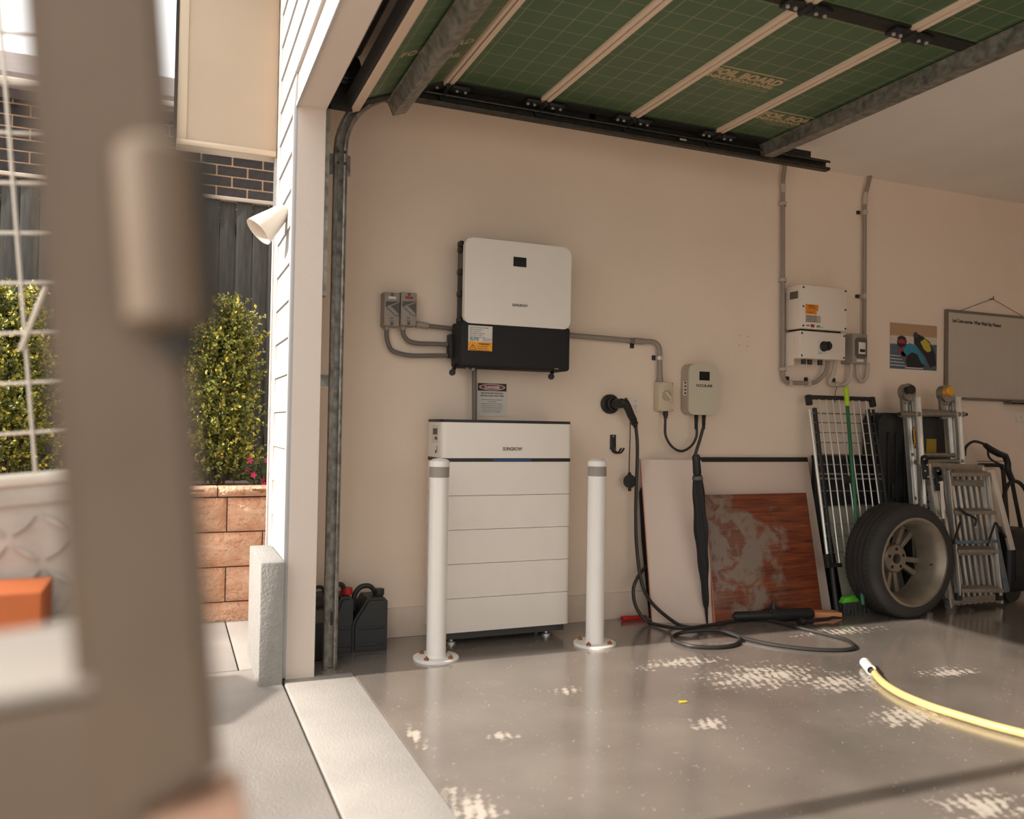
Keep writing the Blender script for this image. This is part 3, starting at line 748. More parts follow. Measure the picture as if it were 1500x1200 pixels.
def flex(t, name, pts, r, m, step=.012):
    """corrugated flexible conduit"""
    pts = smooth(pts, 8); L = [0]
    for a, b in zip(pts, pts[1:]): L.append(L[-1]+(b-a).length)
    n = max(4, int(L[-1]/step*2)); o, rr = [], []; j = 0
    for i in range(n+1):
        s = L[-1]*i/n
        while j < len(L)-2 and L[j+1] < s: j += 1
        f = (s-L[j])/max(1e-6, L[j+1]-L[j]); o.append(pts[j].lerp(pts[j+1], f)); rr.append(r if i % 2 else r*.88)
    part(t, name, MB().tube(o, rr, 8), m)
Yc = -.04
def W(x, y, Y=Yc): return PY(x, y, Y)
for lab, pts, cpl in (
    ('upper straight grey conduit from right isolator to the big inverter', [(611, 475), (632, 478), (650, 480), (672, 482)], None),
    ('middle grey flexible conduit curving from right isolator to inverter', [(590, 480), (591, 490), (598, 499), (612, 503), (640, 504), (672, 505)], (590, 478, 484)),
    ('lower grey flexible conduit looping from left isolator to inverter', [(566, 480), (567, 497), (573, 512), (586, 518), (605, 521), (640, 521), (672, 521)], (566, 478, 484))):
    P_ = [W(x, y) for x, y in pts]; t = thing('flexible_conduit', lab, 'conduit', P_[0], 'flexible conduits left of the inverter')
    flex(t, 'pipe', P_, .0125, m_conduit)
    if cpl: part(t, 'gland', MB().cyl(W(cpl[0], cpl[1]-2), W(cpl[0], cpl[2]), .015), m_iso)
    else: part(t, 'gland', MB().cyl(W(609, 475), W(627, 477.5), .016), m_iso)
# ---- hybrid inverter
Yi = -.20
a, b, zb, zt = wpx(681, 354.5, 836.5, 477.5, Yi)
zb = (PY(680.3, 472.4, Yi).z+PY(834.3, 483, Yi).z)/2; zt = (PY(682, 346.4, Yi).z+PY(834.3, 362.9, Yi).z)/2
iv = thing('hybrid_inverter', 'large wall inverter with white front cover over a black lower housing', 'inverter', ((a+b)/2, 0, zb-.25))
part(iv, 'front_cover', MB().prism(rrect((a+b)/2, (zb+zt)/2, b-a, zt-zb, .035, Yi), (0, .035, 0), .006), m_white)
part(iv, 'heat_sink', MB().box((a+.005, -.165, zb+.01), (b-.01, -.06, zt-.012), .01), m_black)
part(iv, 'mounting_plate', MB().box((a+.08, -.06, zb-.12), (b-.08, 0, zt-.05)), m_darksteel)
for f in (.03, .1, .36, .62, .93): 
    zz = zt-(zt-zb)*f; part(iv, 'side_knob', MB().box((a-.012, -.15, zz-.025), (a+.012, -.10, zz+.004), .008), m_black)
part(iv, 'side_label', MB().box((a+.003, -.15, zt-.17), (a+.006, -.08, zt-.06)), m_isol)
x0, x1, z0, z1 = wpx(752, 377, 771, 391, Yi)
part(iv, 'screen', MB().box((x0, Yi-.0015, z0), (x1, Yi+.002, z1)), m_screen)
txt(iv, 'SUNGROW', .019, PY(750.5, 448.5, Yi-.001), m_ink, bold=.0004, fit=PY(773, 448, Yi).x-PY(750.5, 448, Yi).x)
a2, b2, _, _ = wpx(675, 480, 836, 540, Yi+.01)
zl = (PY(680, 536, Yi+.01).z+PY(832, 545, Yi+.01).z)/2
hs = part(iv, 'lower_housing', MB().box((a2, Yi+.012, zl), (b2, -.03, zb+.012), .016, 3), m_blackm)
part(iv, 'connector_block', MB().box((a2-.02, -.08, zl+.05), (a2+.005, -.02, zl+.17), .004), m_black)
for x in (a2-.005, b2-.07): part(iv, 'foot', MB().cyl((x, -.13, zl+.01), (x-.03, -.17, zl-.03), .010).cyl((x-.03, -.175, zl-.03), (x-.03, -.165, zl-.03), .016), m_black)
x0, x1, z0, z1 = wpx(686, 477.5, 721, 501, Yi+.011); x2, x3, z2, z3 = wpx(686, 501, 721, 514, Yi+.011)
lb = part(iv, 'warning_label', MB().box((x0, Yi+.009, z0), (x1, Yi+.013, z1)), m_stick)
part(iv, 'warning_label', MB().box((x0, Yi+.009, z2), (x1, Yi+.013, z0)), m_yel)
yl = Yi+.0085
txt(iv, 'ELITE', .020, (x0+.008, yl, z0+.005), mat('teal ink', (40, 110, 96), .6), bold=.0006)
txt(iv, 'POWER GROUP', .007, (x0+.076, yl, z0+.013), m_ink); txt(iv, 'SOLAR SYSTEMS', .006, (x0+.076, yl, z0+.005), m_ink)
for k, s in enumerate(('SOLAR AND BATTERY INVERTER', 'SUPPLY MAIN SWITCH', 'GRID CONNECTED', 'SHUTDOWN PROCEDURE', 'TURN OFF AC SUPPLY', 'TURN OFF DC ISOLATORS')):
    txt(iv, s, .0068, (x0+.006, yl, z1-.012-.0095*k), m_ink)
txt(iv, 'WARNING', .012, (x0+.055, yl, z0-.014), m_ink, bold=.0004)
for k, s in enumerate(('MULTIPLE SUPPLIES', 'ISOLATE BEFORE', 'WORKING ON UNIT')): txt(iv, s, .0072, (x0+.045, yl, z0-.025-.01*k), m_ink)
tx, tz = x0+.024, z0-.040
for (p, q) in (((-.016, 0), (.016, 0)), ((.016, 0), (0, .028)), ((0, .028), (-.016, 0)), ((0, .008), (0, .019))):
    part(iv, 'warning_symbol', MB().cyl((tx+p[0], yl, tz+p[1]), (tx+q[0], yl, tz+q[1]), .0012, n=6), m_ink)
txt(iv, 'HYBRID', .007, PY(812, 541, Yi+.010), m_stick)
part(iv, 'cable_gland', MB().cyl(PY(684, 541, -.12), PY(684, 533, -.12), .014).cyl(PY(693, 543, -.12), PY(693, 533, -.12), .012), m_galv)
# ---- riser conduit and danger sign
t = thing('flexible_conduit', 'short vertical grey conduit between the inverter and the battery cabinet', 'conduit', PY(695, 612, -.06))
flex(t, 'pipe', [PY(695, 537, -.06), PY(695, 575, -.06), PY(695, 616, -.06)], .0145, m_conduit)
x0, x1, z0, z1 = wpx(699, 561, 742, 610, -.004)
ds = thing('danger_sign', 'white DANGER battery sign with red oval under the big inverter', 'sign', ((x0+x1)/2, 0, z0))
part(ds, 'plate', MB().prism(rrect((x0+x1)/2, (z0+z1)/2, x1-x0, z1-z0, .008, -.004), (0, .004, 0)), m_stick)
hh = z1-z0; zc = z1-hh*.13
part(ds, 'header', MB().box((x0+.002, -.0047, z1-hh*.245), (x1-.002, -.004, z1-.003)), m_black)
el = [V(((x0+x1)/2+(x1-x0)*.44*math.cos(a), -.0053, zc+hh*.095*math.sin(a))) for a in [i*math.pi/12 for i in range(24)]]
el2 = [V(((x0+x1)/2+(x1-x0)*.40*math.cos(a), -.0059, zc+hh*.078*math.sin(a))) for a in [i*math.pi/12 for i in range(24)]]
part(ds, 'oval_border', MB().prism(el, (0, .0006, 0)), m_stick); part(ds, 'oval', MB().prism(el2, (0, .0006, 0)), m_redink)
txt(ds, 'DANGER', .021, ((x0+x1)/2, -.0062, zc-.008), m_stick, align='CENTER', bold=.0008)
for k, s in enumerate(('RISK OF BATTERY EXPLOSION', 'FIRE WILL CAUSE TOXIC FUMES')):
    txt(ds, s, .0098, ((x0+x1)/2, -.0048, z1-hh*.33-.013*k), m_ink, align='CENTER', sx=.93, bold=.0003)
for k, s in enumerate(('MANDATORY PROTECTION EQUIPMENT:', 'SAFETY GLASSES,', 'CHEMICAL AND ACID RESISTANT GLOVES,', 'PROTECTIVE FOOTWEAR AND CLOTHING', 'ONLY AUTHORISED PERSONS PERMITTED', 'DO NOT SMOKE NEAR THIS BATTERY', 'IN CASE OF FIRE CALL EMERGENCY')):
    txt(ds, s, .0066, ((x0+x1)/2, -.0048, z1-hh*.52-.0105*k), m_ink, align='CENTER', sx=.95)
# ---- battery cabinet
Yb = -.275; Ybk = -.02
bx0 = PY(652.5, 800, Yb).x-.028; bx1 = PY(837.5, 770, Yb).x
bz0 = (PY(653, 928.5, Yb).z+PY(836.7, 913.9, Yb).z)/2; bzt = (PY(655, 615, Yb).z+PY(837, 617, Yb).z)/2
zs = PY(745, 674, Yb).z
bt = thing('battery_cabinet', 'tall white stacked battery cabinet with black lid behind the bollards', 'battery', ((bx0+bx1)/2, (Yb+Ybk)/2, 0))
def rbox(x0, x1, y0, y1, z0, z1, r, bev=0):
    """box with vertical edges rounded"""
    o = []
    for cx, cy, a0 in ((x1-r, y1-r, 0), (x0+r, y1-r, 90), (x0+r, y0+r, 180), (x1-r, y0+r, 270)):
        for i in range(6):
            a = math.radians(a0+18*i); o.append(V((cx+r*math.cos(a), cy+r*math.sin(a), z0)))
    return MB().prism(o, (0, 0, z1-z0), bev)
part(bt, 'plinth', MB().box((bx0+.035, Yb+.035, .028), (bx1-.02, Ybk, bz0+.004)), mat('plinth grey', (64, 60, 57), .6))
for fx in (bx0+.09, bx1-.10):
    for fy in (Yb+.075, Ybk-.06): part(bt, 'foot', MB().lathe([(.001, 0), (.022, 0), (.022, .008), (.008, .012), (.008, .034), (.001, .034)], (fx, fy, 0), (0, 0, 1), 14), m_chrome)
nm = 5; hm = (zs-.008-bz0)/nm
ymods = [774, 823, 872.5]
for k in range(nm):
    part(bt, 'battery_module', rbox(bx0, bx1, Yb, Ybk, bz0+k*hm+.0012, bz0+(k+1)*hm-.0012, .030), m_white)
part(bt, 'indicator_strip', rbox(bx0+.002, bx1-.002, Yb+.001, Ybk, zs-.009, zs+.009, .029), m_black)
x0 = PY(722, 674, Yb).x; x1 = PY(778, 674, Yb).x
part(bt, 'blue_indicator', MB().box((x0, Yb-.001, zs-.005), (x1, Yb+.004, zs+.004)), mat('blue indicator light', (26, 70, 124), .4))
part(bt, 'control_unit', rbox(bx0, bx1, Yb, Ybk, zs+.009, bzt-.014, .030), m_white)
part(bt, 'lid', rbox(bx0+.001, bx1-.003, Yb+.001, Ybk, bzt-.014, bzt, .030, .004), m_black)
txt(bt, 'SUNGROW', .023, PY(736.5, 660, Yb-.001), m_ink, bold=.0005, fit=PY(765, 660, Yb).x-PY(736.5, 660, Yb).x)
part(bt, 'rating_label', MB().box((bx0-.001, Yb+.06, bzt-.115), (bx0+.001, Yb+.16, bzt-.03)), m_stick)
part(bt, 'rating_print', MB().box((bx0-.0016, Yb+.07, bzt-.075), (bx0, Yb+.14, bzt-.045)).box((bx0-.0016, Yb+.07, bzt-.10), (bx0, Yb+.11, bzt-.085)), m_isol)
part(bt, 'rating_print', MB().box((bx0-.0014, Yb+.07, bzt-.16), (bx0, Yb+.075, bzt-.13)).box((bx0-.0014, Yb+.085, bzt-.165), (bx0, Yb+.10, bzt-.15)), m_ink)

# ---- bollards
pl = PZ(638.5, 965); pr_ = PZ(871, 944)
bo = thing('bollard', 'left white bollard, standing at the front corner of the battery cabinet', 'bollard', (pl.x, pl.y, 0), 'bollards guarding the battery')
c = V((pl.x, pl.y, 0)); R = .0445
part(bo, 'base_flange', MB().lathe([(.001, 0), (.104, 0), (.104, .009), (.101, .012), (.044, .012), (.001, .012)], c, (0, 0, 1), 36), m_bol)
part(bo, 'post', MB().lathe([(R+.004, .012), (R+.001, .018), (R, .022), (R, .885)], c, (0, 0, 1), 36), m_bol)
part(bo, 'cap', MB().lathe([(R+.002, .870), (R+.003, .882), (R+.001, .895), (.03, .905), (.001, .909)], c, (0, 0, 1), 36), m_bol)
part(bo, 'reflective_band', MB().lathe([(R, .822), (R+.0012, .823), (R+.0012, .869), (R, .870)], c, (0, 0, 1), 36), m_band, 'grey reflective band')
for k in range(4):
    a = math.radians(40+90*k); q = c+V((.078*math.cos(a), .078*math.sin(a), .012))
    part(bo, 'bolt', MB().cyl(q, q+V((0, 0, .009)), .011, n=6).cyl(q, q+V((0, 0, .016)), .005, n=8), m_rust, 'rusty anchor bolt')
dup(bo, (pr_.x, pr_.y, 0), 'right white bollard, standing between the battery cabinet and the charging cable')

# ---- rigid conduit from the inverter to the rotary isolator
Yk = -.03
pts = fillet([PY(806, 488.8, Yk), PY(930, 499.5, Yk), PY(966, 501, Yk), PY(967, 562, Yk)], .06, 6)
t = thing('rigid_conduit', 'grey conduit running right from the inverter then down to rotary isolator', 'conduit', pts[0])
part(t, 'pipe', MB().tube(pts, .0145, 12), m_conduit3)
part(t, 'coupling', MB().cyl(PY(928, 499.3, Yk), PY(943, 500.3, Yk), .0178), m_conduit3)
part(t, 'coupling', MB().cyl(PY(966.5, 553, Yk), PY(967, 561, Yk), .0175), m_conduit3)
for (x, y, dx, dy) in ((925, 499, 0, 8), (966, 524.5, -9, 0)):
    p = PY(x, y, Yk); q = PY(x+dx, y+dy, 0)
    part(t, 'clip', MB().box((p.x-.016, -.046, p.z-.013), (p.x+.016, 0, p.z+.013), .004), m_chrome if dx else m_conduit)
    part(t, 'clip_foot', MB().box((q.x-.012, -.010, q.z-.014), (q.x+.012, 0, q.z+.014), .003).cyl((q.x, -.014, q.z), (q.x, -.008, q.z), .005, n=8), m_black)
# ---- rotary isolator
Yr = -.060
x0, x1, z0, z1 = wpx(965.5, 560, 986.5, 602.5, Yr)
ri = thing('rotary_isolator', 'beige rotary isolator box left of the charger', 'isolator', ((x0+x1)/2, 0, z0))
part(ri, 'body', MB().box((x0, Yr, z0), (x1, 0, z1), .004), m_beigeplas)
kc = V(((x0+x1)/2+.002, Yr, (z0+z1)/2+.006))
part(ri, 'dial', MB().lathe([(.001, .010), (.026, .010), (.029, .006), (.029, 0), (.001, 0)], kc, (0, -1, 0), 28), m_evbody)
d = V((.019, 0, -.019)); wv = V((.006, 0, .006))
part(ri, 'handle', MB().beam(kc+V((0, -.018, 0))-d, kc+V((0, -.018, 0))+d, wv, V((0, .009, 0)), .003), m_beigeplas)
part(ri, 'padlock_tab', MB().box((kc.x+.012, Yr-.012, kc.z-.036), (kc.x+.036, Yr, kc.z-.022), .003), m_beigeplas)
for sx in (x0+.008, x1-.008):
    for sz in (z0+.008, z1-.008): part(ri, 'screw', MB().cyl((sx, Yr-.001, sz), (sx, Yr+.001, sz), .003, n=8), m_isol)
# ---- EV charger
Ye = -.085
x0, x1, z0, z1 = wpx(1009.5, 533.5, 1052.5, 608, Ye)
ec = thing('car_charger', 'beige rounded wall charger with small dark screen', 'charger', ((x0+x1)/2, 0, z0))
cx_, cz_ = (x0+x1)/2, (z0+z1)/2
part(ec, 'housing', MB().prism(rrect(cx_, cz_, x1-x0, z1-z0, .040, Ye+.012), (0, -Ye-.012, 0)), m_evbody)
part(ec, 'face', MB().prism(rrect(cx_, cz_, x1-x0, z1-z0, .040, Ye), (0, .014, 0), .004), m_evface)
a, b, c0, c1 = wpx(1024.5, 544.5, 1039.5, 557.5, Ye)
part(ec, 'screen', MB().box((a, Ye-.0012, c0), (b, Ye+.002, c1)), m_screen)
txt(ec, 'OCULAR', .021, PY(1019.5, 566.5, Ye-.0008), m_ink, bold=.0007, fit=PY(1044, 566, Ye).x-PY(1019.5, 566, Ye).x)
part(ec, 'side_label', MB().box((x0-.001, Ye+.022, cz_-.035), (x0+.001, Ye+.06, cz_+.045)), m_stick)
for k in range(4): part(ec, 'side_print', MB().box((x0-.0016, Ye+.028, cz_-.028+.02*k), (x0, Ye+.045, cz_-.018+.02*k)), m_ink)
for x, y in ((1020, 610), (1031, 610)):
    p = PY(x, y-3, -.06); q = PY(x-.5, y+19, -.06)
    n_ = 9; pp = [p.lerp(q, i/(2*n_)) for i in range(2*n_+1)]
    part(ec, 'strain_relief', MB().tube(pp, [.0135-.0035*i/(2*n_) if i % 2 else .0108-.003*i/(2*n_) for i in range(2*n_+1)], 12), m_black)
# ---- supply lead from isolator to charger
pts = smooth([PY(975, 600, -.045), PY(974.5, 618, -.05), PY(975, 638, -.06), PY(984, 654, -.065), PY(998, 661, -.065), PY(1012, 654, -.065), PY(1020, 640, -.062), PY(1020.5, 625, -.06)])
sl = thing('supply_lead', 'black supply lead looping from rotary isolator into the charger', 'cable', pts[0])
part(sl, 'lead', MB().tube(pts, .0075, 8), m_cable)
part(sl, 'gland', MB().cyl(PY(975, 601.5, -.045), PY(975, 609, -.045), .015, n=8).cyl(PY(975, 609, -.045), PY(975, 613, -.045), .0115), m_black)
# ---- power point
x0, x1, z0, z1 = wpx(899, 583.5, 940.5, 602, -.012)
po = thing('power_outlet', 'white double power outlet partly behind the charging plug', 'outlet', ((x0+x1)/2, 0, z0))
part(po, 'plate', MB().prism(rrect((x0+x1)/2, (z0+z1)/2, x1-x0, z1-z0, .004, -.012), (0, .012, 0), .0015), m_white2)
for fx in (.3, .68):
    X = x0+(x1-x0)*(fx+.08); Z = z0+(z1-z0)*.42
    part(po, 'rocker', MB().box((X-.004, -.015, z0+(z1-z0)*.72), (X+.006, -.012, z0+(z1-z0)*.88), .001), m_skirt)
    for dx, dz, s_ in ((-.007, 0, 1), (.007, 0, -1), (0, -.012, 0)):
        part(po, 'pin_slot', MB().beam((X+dx-.0015*s_, -.0123, Z+dz-.004), (X+dx+.0015*s_, -.0123, Z+dz+.004), (.0011, 0, 0), (0, .0006, 0)), m_ink)
# ---- holster, plug, charging cable
hc = PY(895.5, 592, -.03)
ho = thing('plug_holster', 'round black plug holster on the wall above the hook', 'plug holster', (hc.x, 0, hc.z))
part(ho, 'back_plate', MB().lathe([(.001, 0), (.050, 0), (.054, .006), (.054, .026), (.047, .034), (.001, .034)], (hc.x, 0, hc.z), (0, -1, 0), 32), m_black)
part(ho, 'socket_collar', MB().lathe([(.034, .030), (.036, .06), (.030, .062), (.028, .030)], (hc.x, 0, hc.z), (0, -1, 0), 28), m_black)
cr = .0098
fl_ = lambda x, y, z=cr: PZ(x, y, z)
pc = [PY(931, 622, -.075), PY(933.5, 650, -.07), PY(933, 690, -.065), PY(931.5, 730, -.065), PY(931.5, 780, -.07), PY(934, 815, -.08), PY(938, 845, -.10), PY(945, 868, -.13)]
pc += [PY(960, 889, -.22), PZ(990, 913, .012), fl_(1010, 919), fl_(1040, 922), fl_(1064, 925), fl_(1080, 932), fl_(1084, 938), fl_(1075, 945), fl_(1050, 948.5), fl_(1015, 947),
       fl_(993, 941), fl_(985, 935), fl_(992, 929), fl_(1010, 925, .02), fl_(1040, 922.5, .03), fl_(1062, 925, .03), fl_(1090, 935, .012), fl_(1130, 944), fl_(1180, 950.5), fl_(1220, 952.5), fl_(1246, 951),
       fl_(1251, 946), fl_(1240, 938), fl_(1210, 929.5), fl_(1170, 920), fl_(1130, 909.5), fl_(1100, 907), fl_(1070, 911), fl_(1038, 916.5, .018), fl_(1000, 920.5, .032), fl_(975, 918, .016), fl_(950, 911.5, .014)]
pc += [PY(936, 897, -.145), PY(929, 880, -.13), PY(928, 862, -.12), PY(933, 848, -.115), PY(941, 836, -.075), PY(962, 812, -.05), PY(995, 760, -.04), PY(1012, 700, -.045), PY(1018, 668, -.055), PY(1025, 645, -.06), PY(1030.5, 625, -.06)]
cc = thing('charging_cable', 'black charging cable with plug in holster, coiled on the garage floor', 'cable', PZ(1060, 935))
part(cc, 'cable', MB().tube(smooth(pc, 7), cr, 8), m_cable)
h0 = V((hc.x, -.05, hc.z)); h1 = V((hc.x+.022, -.115, hc.z+.004)); h2 = PY(914, 588, -.125); h3 = PY(924, 608, -.10); h4 = PY(929, 618, -.08); h5 = PY(931, 626, -.075)
part(cc, 'plug', MB().tube(smooth([h0, h1, h2, PY(919, 596, -.12), h3, h4, h5], 4), [.027]*5+[.026]*4+[.0225]*4+[.022]*4+[.021]*3+[.017]*3+[.0125]*2, 14), m_black)
part(cc, 'plug_collar', MB().lathe([(.012, 0), (.021, .004), (.021, .012), (.012, .02)], h4, (h5-h4), 14), m_black)
sp_ = [PY(923, 618, -.07), PY(923, 640, -.055), PY(922, 670, -.05), PY(921.5, 694, -.05)]
part(cc, 'cap_strap', MB().tube(smooth(sp_), .003, 6), m_black)
q = PY(921, 705, -.05)
part(cc, 'plug_cap', MB().lathe([(.001, 0), (.034, 0), (.037, .004), (.037, .018), (.001, .020)], q+V((0, .0, 0)), (0, -1, 0), 26).box(q+V((-.008, -.016, -.055)), q+V((.010, -.002, -.02)), .004).prism([q+V((-.016, -.002, .025)), q+V((.016, -.002, .025)), q+V((.004, -.002, .05)), q+V((-.004, -.002, .05))], (0, -.012, 0)), m_black)
# ---- twin hook
x0, x1, z0, z1 = wpx(894.5, 637, 903, 664, -.01)
hk = thing('wall_hook', 'black double-prong metal wall hook under the plug holster', 'hook', ((x0+x1)/2, 0, z0))
part(hk, 'back_plate', MB().box((x0, -.006, z0+.02), (x1, 0, z1), .002), m_black)
for dx in (.0, .018):
    part(hk, 'prong', MB().tube(fillet([V((x0+.008+dx*.3, -.006, z0+.05)), V((x0+.01+dx, -.012, z0+.006)), V((x0+.022+dx, -.055, z0+.0)), V((x0+.030+dx, -.075, z0+.03))], .02, 4), .0055, 6), m_black)
for zz in (z1-.008, z0+.032): part(hk, 'screw', MB().cyl(((x0+x1)/2, -.008, zz), ((x0+x1)/2, -.006, zz), .004, n=8), m_chrome)

# ================================================================= LEANING BOARDS AND SMALL THINGS
def sheet(bl, br, tl, th):
    bl, br, tl = V(bl), V(br), V(tl); tr_ = tl+(br-bl); n = (br-bl).cross(tl-bl).normalized()
    if n.y > 0: n = -n
    k = -n*th; return [bl, br, br+k, bl+k, tl, tr_, tr_+k, tl+k], n
# right sheet with black top edge, against the wall
brp = PY(1218, 893, -.235); tlp = PY(1026, 669, -.022); trp = PY(1194, 672, -.022)
b_ = V((tlp.x, brp.y, 0)); c8, n_ = sheet(b_, (brp.x, brp.y, 0), V((tlp.x, -.022, (tlp.z+trp.z)/2)), .016)
s1 = thing('laminate_sheet', 'wide pink-beige sheet with a black top edge leaning behind the wood board', 'panel', b_)
part(s1, 'sheet', MB().hexa(c8, .001), m_sheet)
e = [c8[4], c8[5], c8[6], c8[7]]; upv = (c8[4]-c8[0]).normalized()
part(s1, 'edge_strip', MB().hexa([p-upv*.026+n_*.002 for p in e[:2]]+[p-upv*.026-n_*.002 for p in e[2:]]+[p+upv*.002+n_*.002 for p in e[:2]]+[p+upv*.002-n_*.002 for p in e[2:]]), m_black, 'black edge strip')
# left sheet
blp = PZ(955, 912); brp2 = PZ(1047, 914)
tl2 = PY(938, 673, -.02)
c8, n_ = sheet((blp.x, blp.y, 0), (brp2.x, brp2.y, 0), tl2, .016)
s2 = thing('laminate_sheet', 'narrow pale pink-beige sheet leaning left of the umbrella', 'panel', (blp.x, blp.y, 0))
part(s2, 'sheet', MB().hexa(c8, .001), m_sheet)
part(s2, 'edge_band', MB().beam(c8[0]-V((.001, 0, 0)), c8[4]-V((.001, 0, 0)), V((.0015, 0, 0)), (c8[3]-c8[0])*.5), m_woodedge)
# dark slab behind the left sheet
d0_, d1_, d2_ = PY(935.5, 713, -.025), PY(953, 904, -.09), PY(943, 903, -.07)
fo = MB(); ptop = PY(937, 716, -.03)
pts = [PY(936, 722, -.03), PY(939, 714, -.03), PY(945, 716, -.03), PY(961, 905, -.06), PY(948, 905, -.06), PY(939, 790, -.045)]
g0 = PZ(954, 906, .0)
pts = [V((p.x, min(p.y, -.03), max(p.z, 0.002))) for p in pts]
bd = thing('foam_sheet', 'thin black foam sheet edge between the cable and narrow pink-beige sheet', 'foam sheet', (pts[4].x, -.05, 0))
part(bd, 'panel', MB().prism([V((p.x, -.028-.05*(1-min(1, p.z/.7)), p.z)) for p in pts], (.03, .02, 0), .003), m_blackm)
# wood board
LW = Lean(-.305, -.13, .80)
cs = [LW(1048, 913), LW(1205, 897), LW(1181, 722), LW(1033, 725)]
nn = LW.n
yb = (cs[0].y+cs[1].y)/2
t = thing('wood_board', 'scuffed red-brown wood veneer board leaning beside the umbrella', 'board', cs[0])
part(t, 'board', MB().hexa([cs[0], cs[1], cs[1]-nn*.02, cs[0]-nn*.02, cs[3], cs[2], cs[2]-nn*.02, cs[3]-nn*.02], .0008), m_wood)
ed = MB().hexa([cs[0]+V((-.003, 0, 0)), cs[0]+nn*.0005, cs[0]-nn*.02, cs[0]+V((-.003, 0, 0))-nn*.02, cs[3]+V((-.003, 0, 0)), cs[3]+nn*.0005, cs[3]-nn*.02, cs[3]+V((-.003, 0, 0))-nn*.02])
part(t, 'edge_band', ed, m_woodedge)
# umbrella
u0, u1 = PZ(1036, 914, .0), PY(1019.5, 666, -.30)
um = thing('umbrella', 'black furled umbrella leaning upside up between two panels', 'umbrella', (u0.x, u0.y, 0))
def ul(f, dx=0): return V(u0).lerp(u1, f)
def ring(f0, f1, r0, r1, ns, tw=0, folds=8, amp=.12):
    mb = MB(); rings = []
    axx = (u1-u0).normalized(); uu = axx.cross(V((0, 1, 0))).normalized(); vv = axx.cross(uu); n = 32
    for i in range(ns+1):
        f = i/ns; r = r0(f) if callable(r0) else r0+(r1-r0)*f; c = ul(f0+(f1-f0)*f)
        rings.append([mb.bm.verts.new(c+(uu*math.cos(2*math.pi*j/n)+vv*math.sin(2*math.pi*j/n))*r*(1+amp*math.sin(folds*2*math.pi*j/n+tw*f))) for j in range(n)])
    for A_, B_ in zip(rings, rings[1:]): mb._faces(A_+B_, [(j, (j+1) % n, n+(j+1) % n, n+j) for j in range(n)])
    mb._faces(rings[0], [tuple(range(n))[::-1]]); mb._faces(rings[-1], [tuple(range(n))]); return mb
part(um, 'canopy', ring(.10, .88, lambda f: .012+.024*min(1, f*1.8)-.026*max(0, f-.55)+.002*math.sin(f*24), 0, 26, 7), mat('umbrella cloth', (34, 34, 35), .8))
part(um, 'ferrule', MB().tube([ul(0), ul(.02), ul(.10)], [.004, .006, .011], 10), m_black)
part(um, 'handle', MB().tube([ul(.88), ul(.89), ul(.96), ul(.985), ul(1)], [.018, .023, .021, .023, .016], 14), m_black)
part(um, 'tie_band', MB().tube([ul(.855), ul(.875)], [.030, .026], 14), m_isol)
# red tube on the floor
a, b = PZ(911, 906.5, .014), PZ(946, 904, .014)
solo('red_tube', MB().lathe([(.009, 0), (.014, 0), (.014, .05), (.012, .055), (.012, (b-a).length), (.008, (b-a).length), (.008, .01)], a, b-a, 16, closed=True), m_red, 'short red plastic tube on the floor at the skirting', 'tube', a)
# tools on the floor in front of the wood board
yf = lambda x, y, z: PZ(x, y, z)
k0, k1 = yf(1074, 903, .035), yf(1190, 899, .035)
tl_ = thing('drill_tool', 'black power tool lying on the floor before the wood board', 'tool', (k0.x, k0.y, 0))
mv = lambda f: k0.lerp(k1, f)
part(tl_, 'barrel', MB().tube([mv(0), mv(.03), mv(.30), mv(.45)], [.020, .026, .024, .03], 12), m_black)
part(tl_, 'motor_body', MB().tube([mv(.44), mv(.50), mv(.62), mv(.80), mv(.96), mv(1)], [.024, .034, .034, .031, .034, .025], 14), m_blackm)
c_ = mv(.52); part(tl_, 'trigger_grip', MB().tube([c_, c_+V((-.012, .0, .05)), c_+V((-.01, 0, .075))], [.018, .015, .009], 10).box(c_+V((-.05, -.02, .01)), c_+V((.02, .02, .035)), .006), m_black)
part(tl_, 'chuck', MB().tube([mv(-.03), mv(0.02)], [.012, .018], 10), m_darksteel)
a, b = yf(1092, 912, .004), yf(1150, 903, .004)
solo('paper_offcut', MB().box((PZ(1085, 905).x, PZ(1100, 906).y-.02, .0), (PZ(1160, 905).x, PZ(1100, 906).y+.05, .012), .002), m_stick, 'flat pale offcut on the floor under the black power tool', 'offcut')
p0 = PZ(1186, 905); p1 = PZ(1224, 903)
bxx = thing('orange_case', 'flat orange carton on the floor right of the black power tool', 'carton', (p0.x, p0.y, 0))
part(bxx, 'carton', MB().hexa([V((p0.x, p0.y-.03, 0)), V((p1.x, p1.y-.05, 0)), V((p1.x+.02, p1.y+.03, 0)), V((p0.x, p0.y+.05, 0)), V((p0.x, p0.y-.03, .035)), V((p1.x, p1.y-.05, .030)), V((p1.x+.02, p1.y+.03, .030)), V((p0.x, p0.y+.05, .035))], .002), mat('orange card', (228, 156, 106), .6))
part(bxx, 'flap', MB().box((p0.x+.01, p0.y-.034, .004), (p0.x+.10, p0.y-.030, .018)), m_woodedge)
g0, g1 = yf(1170, 911, .018), yf(1224, 906, .016)
gt = thing('hand_pump', 'small black pump handle on the floor below the orange carton', 'pump', (g0.x, g0.y, 0))
part(gt, 'barrel', MB().tube([g0, g0.lerp(g1, .12), g0.lerp(g1, .14), g0.lerp(g1, .8)], [.020, .020, .012, .010], 12), m_black)
part(gt, 'lever', MB().tube([g0.lerp(g1, .8), g0.lerp(g1, .92)+V((0, 0, .006)), g1+V((.06, .02, -.006))], [.010, .008, .005], 8), m_black)
